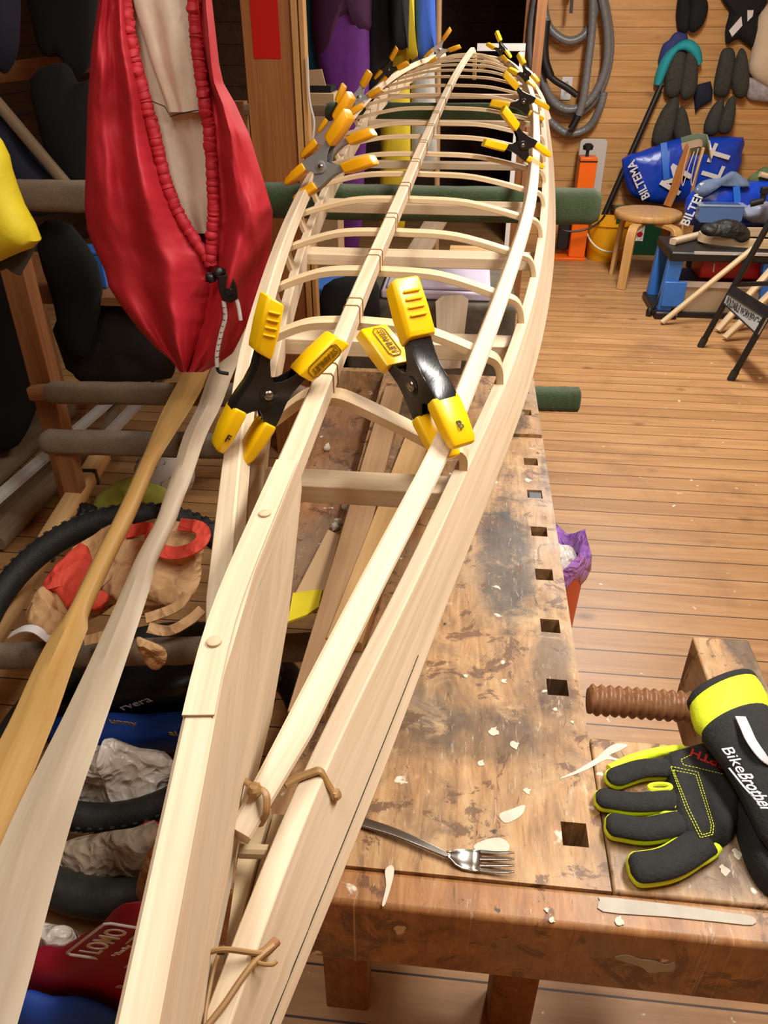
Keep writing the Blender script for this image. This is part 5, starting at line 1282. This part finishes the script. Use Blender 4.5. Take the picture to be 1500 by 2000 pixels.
# bucket
bc = P(1182, 512, z=0); bc = V((bc.x + .01, bc.y + .12, 0)); br = pxm(bc) * 34; rt = P(1188, 432, y=bc.y)
bu = thing('bucket', 'yellow plastic bucket on the floor between orange stand and stool', 'bucket', bc)
mb = MB(); mb.lathe(bc, [(br, 0), (br * 1.03, .01), (br * 1.24, rt.z - .01), (br * 1.32, rt.z - .008), (br * 1.32, rt.z + .012), (br * 1.22, rt.z + .012), (br * .98, .02)], 32); mb.build('bucket_body', M['bucket'], bu)
mb = MB(); R1 = br * 1.32; mb.tube(catmull([bc + V((R1 * math.cos(a), R1 * math.sin(a) * 1.02, rt.z - .02 - .16 * math.sin(math.pi * (a - math.pi) / math.pi))) for a in frange(math.pi, 2 * math.pi, 9)], 4), .006, 7); mb.build('bail_handle', M['white'], bu)
# green crate
gc = P(1240, 498, z=0); gx0, gx1 = P(1198, 470, y=gc.y).x, P(1290, 500, y=gc.y).x; gz = P(1235, 415, y=gc.y).z
gb2 = thing('green_crate', 'dark green plastic crate behind the round stool', 'crate', ((gx0 + gx1) / 2, gc.y + .2, 0))
def openbox(x0, x1, y0, y1, z1, t, mb, tap=.0):
    bbox(x0, x1, y0, y1, 0, .02, mb)
    for q in ((x0, x1, y0, y0 + t), (x0, x1, y1 - t, y1), (x0, x0 + t, y0, y1), (x1 - t, x1, y0, y1)): bbox(*q, 0, z1, mb)
mb = MB(); GD = min(.36, WY - .03 - gc.y); openbox(gx0, gx1, gc.y, gc.y + GD, gz, .015, mb); mb.build('crate_body', M['greenbox'], gb2, bevel=.004)
mb = MB(); 
for q in ((gx0 - .015, gx1 + .015, gc.y - .015, gc.y + .01), (gx0 - .015, gx1 + .015, gc.y + GD - .01, gc.y + GD + .012), (gx0 - .015, gx0 + .01, gc.y - .015, gc.y + GD + .012), (gx1 - .01, gx1 + .015, gc.y - .015, gc.y + GD + .012)): bbox(*q, gz - .02, gz + .005, mb)
mb.build('rim', M['greenbox'], gb2, bevel=.003)
q = P(1250, 455, y=gc.y - .001); mb = MB(); bbox(q.x - .03, q.x + .03, gc.y - .003, gc.y - .0005, q.z - .06, q.z + .06, mb); st = mb.build('sticker', M['plasticbag'], gb2)
mb = MB(); mb.ball(V((q.x, gc.y - .004, q.z - .01)), .022, 6, (1, .1, 1)); mb.build('sticker_flower', M['redbox'], st)
# blue bags
by = gc.y + .10
BK1 = [(1214, 311), (1250, 296), (1292, 280), (1340, 268), (1390, 268), (1452, 268), (1449, 300), (1443, 335), (1410, 372), (1370, 392), (1320, 398), (1270, 396), (1238, 384), (1224, 368)]
bb1 = puff_thing('woven_bag', 'large blue woven shopping bag with white lettering, tipped on its side in the green crate', 'bag', BK1, .10, M['bluebag'], 'blue woven bags', y=by, wob=.02, ws=7, smooth_out=2)
fyb = by - .118
e = P(1235, 322, y=fyb) - P(1262, 386, y=fyb)
text('lettering', 'BILTEMA', M['white'], bb1, P(1248, 352, y=fyb + .02), e, V((-1, 0, .4)), .085, .002, .0, width=.30, bold=.02)
e2 = V((.25, 0, 1))
text('lettering', 'LT', M['white'], bb1, P(1402, 318, y=fyb + .008), e2, V((-1, 0, .25)), .20, .002, .0, width=.22, bold=.02)
text('lettering', 'M', M['white'], bb1, P(1322, 352, y=fyb + .006), V((.5, 0, 1)), V((-1, 0, .5)), .24, .002, .0, bold=.02)
for u0, v0, u1, v1 in ((1296, 279, 1302, 350), (1374, 266, 1366, 300)):
    mb = MB(); mb.sweep([P(u0, v0, y=by - .05), P((u0 + u1) / 2, (v0 + v1) / 2, y=fyb), P(u1, v1, y=fyb)], .045, .006, up=(0, -1, 0)); mb.build('carry_strap', M['bluestrap'], bb1)
# stool with a back
sf = P(1213, 565, z=0); sy = sf.y + .30
sc_ = P(1267, 411, y=sy); sr_ = 64 * pxm(sc_)
chs = thing('stool_chair', 'round birch stool chair with a low webbed backrest, standing by the green crate', 'chair', (sc_.x, sy, 0))
mb = MB(); mb.lathe(V((sc_.x, sy, sc_.z - .045)), [(sr_ * .97, 0), (sr_, .006), (sr_, .032), (sr_ * .98, .04), (0.001, .041)], 40); mb.build('seat', M['birch'], chs)
zs = sc_.z - .047
def stoolleg(fx, fy_, mat):
    d = V((fx - sc_.x, fy_ - sy, 0)); dn = d.normalized(); L = d.length
    pts = [V((sc_.x, sy, zs - .016)) + dn * (L * .35), V((sc_.x, sy, zs - .016)) + dn * (L * .72), V((sc_.x, sy, zs - .03)) + dn * (L * .86), V((sc_.x, sy, zs - .09)) + dn * (L * .93), V((sc_.x, sy, zs - .2)) + dn * (L * .955), V((fx, fy_, .0))]
    c = catmull(pts[:-1], 5) + [pts[-1]]
    sd = V((-dn.y, dn.x, 0)); rg = []
    for i, p in enumerate(c):
        t = (c[min(i + 1, len(c) - 1)] - c[max(i - 1, 0)]).normalized(); n = t.cross(sd).normalized()
        w = .030; h = .0135
        rg.append([p + sd * w + n * h, p - sd * w + n * h, p - sd * w - n * h, p + sd * w - n * h])
    mb = MB(); mb.rings(rg, True, False); mb.build('leg', mat, chs, bevel=.003)
lf2 = P(1195, 535, z=0); stoolleg(sf.x, sf.y, M['birch']); stoolleg(lf2.x, lf2.y, M['birch'])
rx_ = sc_.x * 2 - lf2.x; stoolleg(rx_, sf.y - .03, M['birch']); stoolleg(sc_.x * 2 - sf.x + .05, sy + .24, M['teak'])
for (pts, y, w, mat) in (([(1303, 402), (1316, 372), (1330, 330), (1345, 290), (1350, 282)], sy + .14, .055, M['teak']), ([(1332, 472), (1333, 440), (1348, 390), (1362, 330), (1374, 288)], sy - .10, .028, M['birch'])):
    mb = MB(); mb.sweep(catmull([P(u, v, y=y) for u, v in pts], 5), w, .016, up=(0, -.2, .1) if w > .05 else (1, 0, .2)); mb.build('back_post', mat, chs, bevel=.003)
mb = MB(); bbox(P(1318, 400, y=sy).x - .05, P(1333, 420, y=sy).x + .02, sy - .11, sy + .15, zs - .02, zs, mb); mb.build('back_bracket', M['birch'], chs)
mb = MB(); a, b = P(1342, 296, y=sy + .15), P(1374, 296, y=sy - .11); mb.sweep([a + V((-.02, .04, .02)), a.lerp(b, .35) + V((.03, 0, .05)), a.lerp(b, .7) + V((.05, 0, .04)), b + V((.03, -.04, 0))], .008, .13, up=(-.35, 0, 1), ch=.002); bw = mb.build('backrest_webbing', plain('green_webbing', (112, 128, 106), .85, bump=.3, bscale=200), chs)
mb = MB(); mb.sweep([a + V((-.025, .045, .025)), a.lerp(b, .35) + V((.03, -.008, .055)), a.lerp(b, .7) + V((.055, -.008, .045)), b + V((.036, -.05, 0))], .011, .045, up=(-.35, 0, 1)); mb.build('webbing_stripe', M['cream'], bw)
for du in (-6, 12):
    mb = MB(); mb.tube(catmull([P(u + du, v, y=sy - .15) for u, v in ((1352, 290), (1344, 320), (1338, 350), (1340, 362), (1350, 330), (1362, 296))], 5), .008, 6, flat=.35); mb.build('hanging_strap', M['cream'], bw)
# ---------------------------------------------------------------- low tool stand
fl = P(1291, 622, z=0); ty = fl.y
tz = P(1315, 492, y=ty).z; tx0, tx1 = P(1312, 490, y=ty).x, P(1560, 520, y=ty).x; D_ = .42
tb = thing('tool_stand', 'low blue and black tool stand with metal edged black top at right', 'tool stand', ((tx0 + tx1) / 2, ty + .2, 0))
mb = MB(); bbox(tx0, tx1, ty, ty + D_, tz - .055, tz, mb); mb.build('top', M['black'], tb, bevel=.012)
mb = MB(); bbox(tx0 + .13, tx0 + .60, ty - .004, ty + .02, tz - .010, tz + .003, mb); part_label(mb.build('metal_edge', M['chrome'], tb), 'bright metal edge strip')
ml = P(1330, 500, y=ty).x - tx0
for dy in (.02, D_ - .08):
    mb = MB(); mb.sweep([V((tx0 + .028, ty + dy + .03, .04)), V((tx0 + .045, ty + dy + .03, tz - .05))], .06, .085, up=(1, 0, .2)); mb.build('blue_leg', M['blueplast'], tb, bevel=.006)
    mb = MB(); mb.sweep([V((tx1 - .1, ty + dy + .03, .04)), V((tx1 - .15, ty + dy + .03, tz - .05))], .06, .085, up=(1, 0, .2)); mb.build('blue_leg', M['blueplast'], tb, bevel=.006)
mb = MB(); bbox(tx0 - .03, tx0 + .10, ty - .02, ty + D_, .0, .045, mb); mb.build('foot', M['black'], tb, bevel=.01)
mb = MB(); bbox(tx1 - .17, tx1, ty - .02, ty + D_, .0, .045, mb); mb.build('foot', M['black'], tb, bevel=.01)
mb = MB(); bbox(tx0 + .0, tx0 + .13, ty + .01, ty + .03, .07, .22, mb); mb.build('blue_plate', M['blueplast'], tb, bevel=.004)
lz = P(1400, 560, y=ty + .05).z
mb = MB(); mb.sweep([V((tx0 + .10, ty - .01, .02)), V((tx0 + .10, ty + .09, lz + .0)),], .004, .01); bbox(tx0 + .08, tx1 - .15, ty + .06, ty + .075, .03, lz, mb); part_label(mb.build('front_panel', M['mirror'], tb), 'grey beige panel between the stand legs')
mb = MB(); bbox(tx0 + .08, tx1 - .15, ty + .055, ty + .36, lz, lz + .025, mb); mb.build('lower_shelf', M['black'], tb)
mb = MB(); bbox(tx0 + .08, tx1 - .15, ty + .050, ty + .058, lz - .008, lz + .027, mb); mb.build('metal_edge', M['chrome'], tb)
mb = MB(); bbox(tx0 + .0, tx1 - .15, ty + .03, ty + .07, .0, .03, mb); mb.build('bottom_bar', M['black'], tb)
mb = MB(); mb.tube(catmull([P(u, v, y=ty + .04) for u, v in ((1296, 560), (1284, 590), (1270, 608), (1266, 618), (1275, 622), (1285, 600))], 5), .008, 6); mb.ball(P(1268, 610, y=ty + .04), .026, 7, (.8, .8, 1.3)); mb.build('mains_cable', M['black'], tb)
rxa, rxb = P(1362, 520, y=ty + .2).x, P(1486, 520, y=ty + .2).x
rbx = thing('red_box', 'red plastic box marked 1 on the lower shelf of the tool stand', 'box', ((rxa + rxb) / 2, ty + .25, lz + .025))
mb = MB(); bbox(rxa, rxb, ty + .12, ty + .34, lz + .026, tz - .07, mb); mb.build('box_body', M['redbox'], rbx, bevel=.01)
text('number', '1', M['greytext'], rbx, P(1394, 524, y=ty + .119), (1, 0, .1), (.2, 0, 1), .075, .001, .001)
a, b = P(1314, 472, z=tz + .02), P(1395, 452, z=tz + .02); stick('batten', 'short pale batten lying on the black stand top, end toward the stool', a, b, .045, .035, M['pale'], 'batten', None)
a, b = P(1293, 630, z=.012), P(1472, 484, y=ty - .03); stick('batten', 'pale batten leaning from the floor up to the black stand top', a, b, .035, .022, M['palewarm'], 'batten')
for i, (u0, v0, u1, v1, lab) in enumerate(((1402, 645, 1530, 500, 'pale batten leaning at right behind the black trestle, rear one'), (1416, 660, 1560, 520, 'pale batten leaning at right behind the black trestle, front one'), (1440, 640, 1545, 540, 'tan batten leaning between two pale ones behind the black trestle'))):
    a = P(u0, v0, z=.015); b = P(u1, v1, y=a.y + .10); stick('batten', lab, a, b, .045, .022, M['palewarm'] if i < 2 else M['batten'], 'batten', None)
tg = puff_thing('black_tool_bag', 'crumpled black cloth bag on the black stand top', 'bag', [(1368, 452), (1372, 440), (1392, 434), (1420, 430), (1450, 436), (1464, 452), (1462, 468), (1445, 474), (1428, 464), (1400, 462), (1380, 460)], .05, crumple('black_bag_cloth', (26, 27, 28), .6, 14, .9), y=ty + .12, wob=.03, ws=14)
# curved wooden coaming tray
ca = P(1440, 448, z=tz + .03); ring_o = []; ea, eb = P(1334, 440, z=tz + .04), P(1400, 470, z=tz + .04)
ctr = V((ca.x + .10, ty + .25, tz + .012)); rgs = []
for i in range(48):
    a = 2 * math.pi * i / 48; R0 = V((math.cos(a) * .40, math.sin(a) * .17, 0)); R2 = V((math.cos(a) * .37, math.sin(a) * .145, 0))
    rgs.append([ctr + R0, ctr + R0 + V((0, 0, .05)), ctr + R2 + V((0, 0, .05)), ctr + R2])
mb = MB(); mb.rings(rgs, False, False, True); tag(mb.build('wooden_hoop', M['palewarm'], at=ctr - V((0, 0, .012))), 'oval hoop of bent pale wood lying on the black stand top', 'hoop')
# heap behind the stand
hy = ty + D_ + .35
hbx0, hbx1 = P(1400, 420, y=hy).x, P(1560, 420, y=hy).x; hz = .42
mb = MB(); bbox(hbx0, hbx1, hy + .02, hy + .5, 0, hz, mb); tag(mb.build('storage_crate', M['navy'], at=(hbx0, hy, 0), bevel=.01), 'dark storage crate hidden behind the tool stand under the blue bags', 'crate')
bb2 = puff_thing('woven_bag', 'lower blue woven bag lying flat behind the tool stand, under a clear tub', 'bag', [(1338, 400), (1350, 372), (1400, 352), (1450, 356), (1540, 356), (1560, 420), (1480, 440), (1400, 440), (1345, 440)], .10, M['bluebag'], 'blue woven bags', y=hy - .02, wob=.03, ws=7, smooth_out=2)
text('lettering', 'BILTEMA', M['white'], bb2, P(1358, 398, y=hy - .135), V((.3, 0, 1)), V((-1, 0, .3)), .08, .002, 0, width=.28, bold=.02)
mb = MB(); mb.sweep(catmull([P(u, v, y=hy - .15) for u, v in ((1438, 364), (1440, 400), (1436, 436))], 4), .04, .006, up=(0, -1, 0)); mb.build('carry_strap', M['bluestrap'], bb2)
tbx = thing('clear_tub', 'clear plastic tub in front of the lower blue bag', 'tub', P(1400, 430, y=hy - .2))
qa, qb = P(1358, 432, y=hy - .2), P(1452, 398, y=hy - .2); mb = MB(); roundrect(qa.x, qb.x, qa.z, qb.z, hy - .25, hy - .16, .025, mb); mb.build('tub_body', plain('tub_blue_grey', (92, 122, 172), .2, alpha=.8), tbx, bevel=.004)
mb = MB(); bbox(qa.x - .01, qb.x + .01, hy - .255, hy - .155, qb.z - .012, qb.z, mb); mb.build('tub_rim', M['glass'], tbx, bevel=.003)
puff_thing('grey_cloth', 'blue grey cloth draped over the blue bags beside the stool back', 'cloth', [(1354, 372), (1372, 352), (1400, 346), (1430, 334), (1452, 346), (1464, 362), (1430, 364), (1400, 362), (1384, 374), (1366, 386)], .06, M['denim'], y=hy - .10, wob=.035, ws=10)
puff_thing('green_cloth', 'dark green and white cloth heap at the right edge above the blue bag', 'cloth', [(1460, 352), (1480, 336), (1510, 326), (1560, 340), (1560, 366), (1490, 366)], .06, plain('dull_green_cloth', (78, 98, 60), .85, vary=.3, bump=.3), y=hy + .05, wob=.04, ws=12)
stick('pine_offcut', 'pale pine offcut on the green cloth at the right edge', P(1484, 340, y=hy - .03), P(1530, 352, y=hy - .03), .04, .03, M['palewarm'], 'offcut')
puff_thing('grey_bag', 'greyish white plastic bag right of the clear tub', 'bag', [(1446, 420), (1460, 402), (1490, 392), (1530, 400), (1530, 432), (1470, 434)], .06, plain('grey_blue_film', (150, 156, 178), .4, bump=.3), y=hy - .16, wob=.03, ws=12)
ck = thing('crank_handle', 'black crank handle standing out at the right edge', 'crank', P(1480, 405, y=hy - .3))
mb = MB(); mb.tube([P(1466, 398, y=hy - .32), P(1490, 392, y=hy - .32)], .02, 10); mb.build('grip', M['black'], ck)
mb = MB(); mb.sweep([P(1488, 394, y=hy - .3), P(1494, 372, y=hy - .3)], .03, .03); mb.sweep([P(1486, 372, y=hy - .3), P(1530, 372, y=hy - .3)], .04, .04); c_ = P(1528, 372, y=hy - .3); bbox(c_.x, c_.x + .05, hy - .32, hy - .27, 0, c_.z, mb); mb.build('arm', M['black'], ck, bevel=.004)
# ---------------------------------------------------------------- black trestle
fA, fB = P(1368, 677, z=0), P(1427, 742, z=0); tA, tB = P(1502, 436, y=fA.y), P(1540, 545, y=fB.y)
wb = thing('folding_workbench', 'black tubular folding workbench legs with grey lettered plate at the right edge', 'workbench', (fA + fB) / 2)
for f, t in ((fA, tA), (fB, tB)):
    L = (t - f); e = f + L * (1.05 if f is fA else 1.75)
    mb = MB(); mb.tube([f + V((0, 0, .0)), e], .0165, 12); lg = mb.build('leg', M['black'], wb)
    mb = MB(); mb.tube([f, f + L.normalized() * .05], .020, 12); mb.build('rubber_foot', M['rubber'], lg)
q = [P(1421, 572, y=fA.y - .03), P(1496, 621, y=fB.y - .02), P(1478, 653, y=fB.y - .02), P(1413, 592, y=fA.y - .03)]
nrm = (q[1] - q[0]).cross(q[3] - q[0]).normalized()
if nrm.dot(CAM - q[0]) < 0: nrm = -nrm
mb = MB(); mb.prism([p - nrm * .012 for p in q], nrm * .012); pn = part_label(mb.build('plate', plain('grey_label', (168, 172, 172), .45), wb), 'grey plate with dark lettering')
mb = MB()
for i in range(4): mb.tube([q[i] + nrm * .001, q[(i + 1) % 4] + nrm * .001], .004, 6)
mb.build('plate_edge', M['black'], pn)
mb = MB(); mb.prism([q[0], q[1], q[1] + V((.03, .02, .035)), q[0] + V((.03, .02, .035))], (.01, .0, -.01)); mb.build('step_top', M['blackpaint'], wb)
ex = q[1] - q[0]; ey = q[0] - q[3]
text('lettering', 'FOLDABLE WORKBENCH', M['ink'], pn, (q[0] + q[1] + q[2] + q[3]) / 4, ex, ey, .056, .001, .001, width=ex.length * .86)
mb = MB(); mb.sweep([P(1433, 556, y=fA.y), P(1540, 552, y=fA.y)], .02, .02); mb.build('brace', M['black'], wb)
# ---------------------------------------------------------------- wetsuit boots etc. on the wall
def bootpair(lab, A, B, mat, seed=0, dy=0.0, w=(.05, .05)):
    c = sum((P(u, v, y=WY) for u, v in A), V()) / len(A)
    t = thing('wetsuit_boots', lab, 'boots', (c.x, WY - .05, c.z), 'wetsuit boots on the wall')
    onwall('boot', '', '', A, w[0], mat, par=t, seed=seed, dy=dy); onwall('boot', '', '', B, w[1], mat, par=t, seed=seed + 1, dy=dy + .03)
    return t
bootpair('pair of black boots topmost in the left boot column', [(1328, -14), (1345, -6), (1352, 18), (1346, 56), (1334, 66), (1322, 52), (1321, 16)], [(1352, -16), (1374, -10), (1383, 14), (1374, 46), (1356, 64), (1344, 54), (1347, 12)], M['neodark'])
bootpair('pair of dark grey muddy boots under the teal cloth', [(1318, 100), (1336, 96), (1342, 120), (1336, 160), (1322, 190), (1304, 190), (1297, 175), (1302, 134)], [(1344, 98), (1360, 104), (1363, 140), (1358, 180), (1340, 196), (1328, 186), (1332, 140)], M['neoprene'], 3, .03)
bootpair('pair of boots just above the blue bag in the left boot column', [(1316, 188), (1326, 196), (1324, 222), (1314, 262), (1300, 288), (1278, 284), (1274, 262), (1290, 220)], [(1330, 208), (1340, 218), (1348, 250), (1350, 275), (1330, 280), (1316, 268), (1320, 226)], M['neoprene'], 5, .03)
bootpair('pair of dark grey boots in the middle of the right boot column', [(1412, 96), (1432, 95), (1436, 120), (1428, 160), (1420, 188), (1400, 188), (1394, 172), (1402, 124)], [(1444, 97), (1456, 100), (1461, 130), (1462, 164), (1450, 192), (1432, 182), (1430, 140)], M['neoprene'], 7, .02)
bootpair('pair of greenish grey boots lowest in the right boot column', [(1404, 194), (1414, 196), (1412, 222), (1402, 256), (1386, 266), (1374, 254), (1384, 220)], [(1428, 188), (1437, 194), (1434, 230), (1426, 258), (1408, 262), (1402, 248), (1414, 210)], M['neoprene'], 9, .04)
onwall('blue_sleeve', 'dark blue cloth sleeve hanging under the topmost boots', 'cloth', [(1318, 64), (1336, 62), (1344, 74), (1336, 90), (1312, 98), (1296, 128), (1286, 120), (1294, 88), (1306, 78)], .04, plain('blue_violet_cloth', (52, 60, 122), .8, bump=.2), seed=2)
mb = MB(); mb.tube(catmull([P(u, v, y=WY - o) for u, v, o in ((1284, 166, .06), (1292, 140, .06), (1304, 114, .07), (1322, 94, .09), (1342, 88, .10), (1358, 100, .10), (1365, 124, .09))], 6), [.03 + .022 * abs(math.sin(i * .16 + .3)) for i in range(37)], 12, flat=.7); tag(mb.build('teal_sleeve', M['teal'], at=P(1284, 166, y=WY - .06)), 'teal cloth draped round the muddy boots', 'cloth')
hb = onwall('black_harness_bag', 'black gear bag with white blades hanging at the top right', 'bag', [(1412, 4), (1410, -20), (1494, -20), (1494, 14), (1480, 22), (1481, 60), (1470, 92), (1455, 84), (1440, 76), (1420, 86), (1416, 62), (1424, 22)], .06, M['neodark'], seed=3)
for pts in ([(1448, 32), (1450, 50), (1430, 72), (1424, 60)], [(1460, 20), (1472, 20), (1470, 32), (1460, 42)]):
    mb = MB(); mb.prism([P(u, v, y=WY - .115) for u, v in pts], (0, .01, 0)); mb.build('white_blade', M['white'], hb)
onwall('cream_jacket', 'cream coloured fleece jacket hanging at the right edge of the wall', 'jacket', [(1486, 20), (1530, 0), (1560, 60), (1550, 190), (1500, 170), (1463, 142), (1470, 90)], .08, M['cream'], seed=4)
onwall('floral_bag', 'pale flowery cloth hanging below the cream jacket', 'cloth', [(1460, 150), (1500, 168), (1540, 180), (1540, 200), (1480, 198), (1458, 188)], .05, plain('floral_cloth', (170, 160, 164), .8, vary=.25, bscale=90), seed=6)
onwall('dark_pouch', 'small dark pouch hanging between the two boot columns', 'pouch', [(1358, 166), (1388, 158), (1392, 176), (1390, 196), (1366, 212), (1358, 220), (1356, 190)], .03, M['navy'], seed=8, so=1)
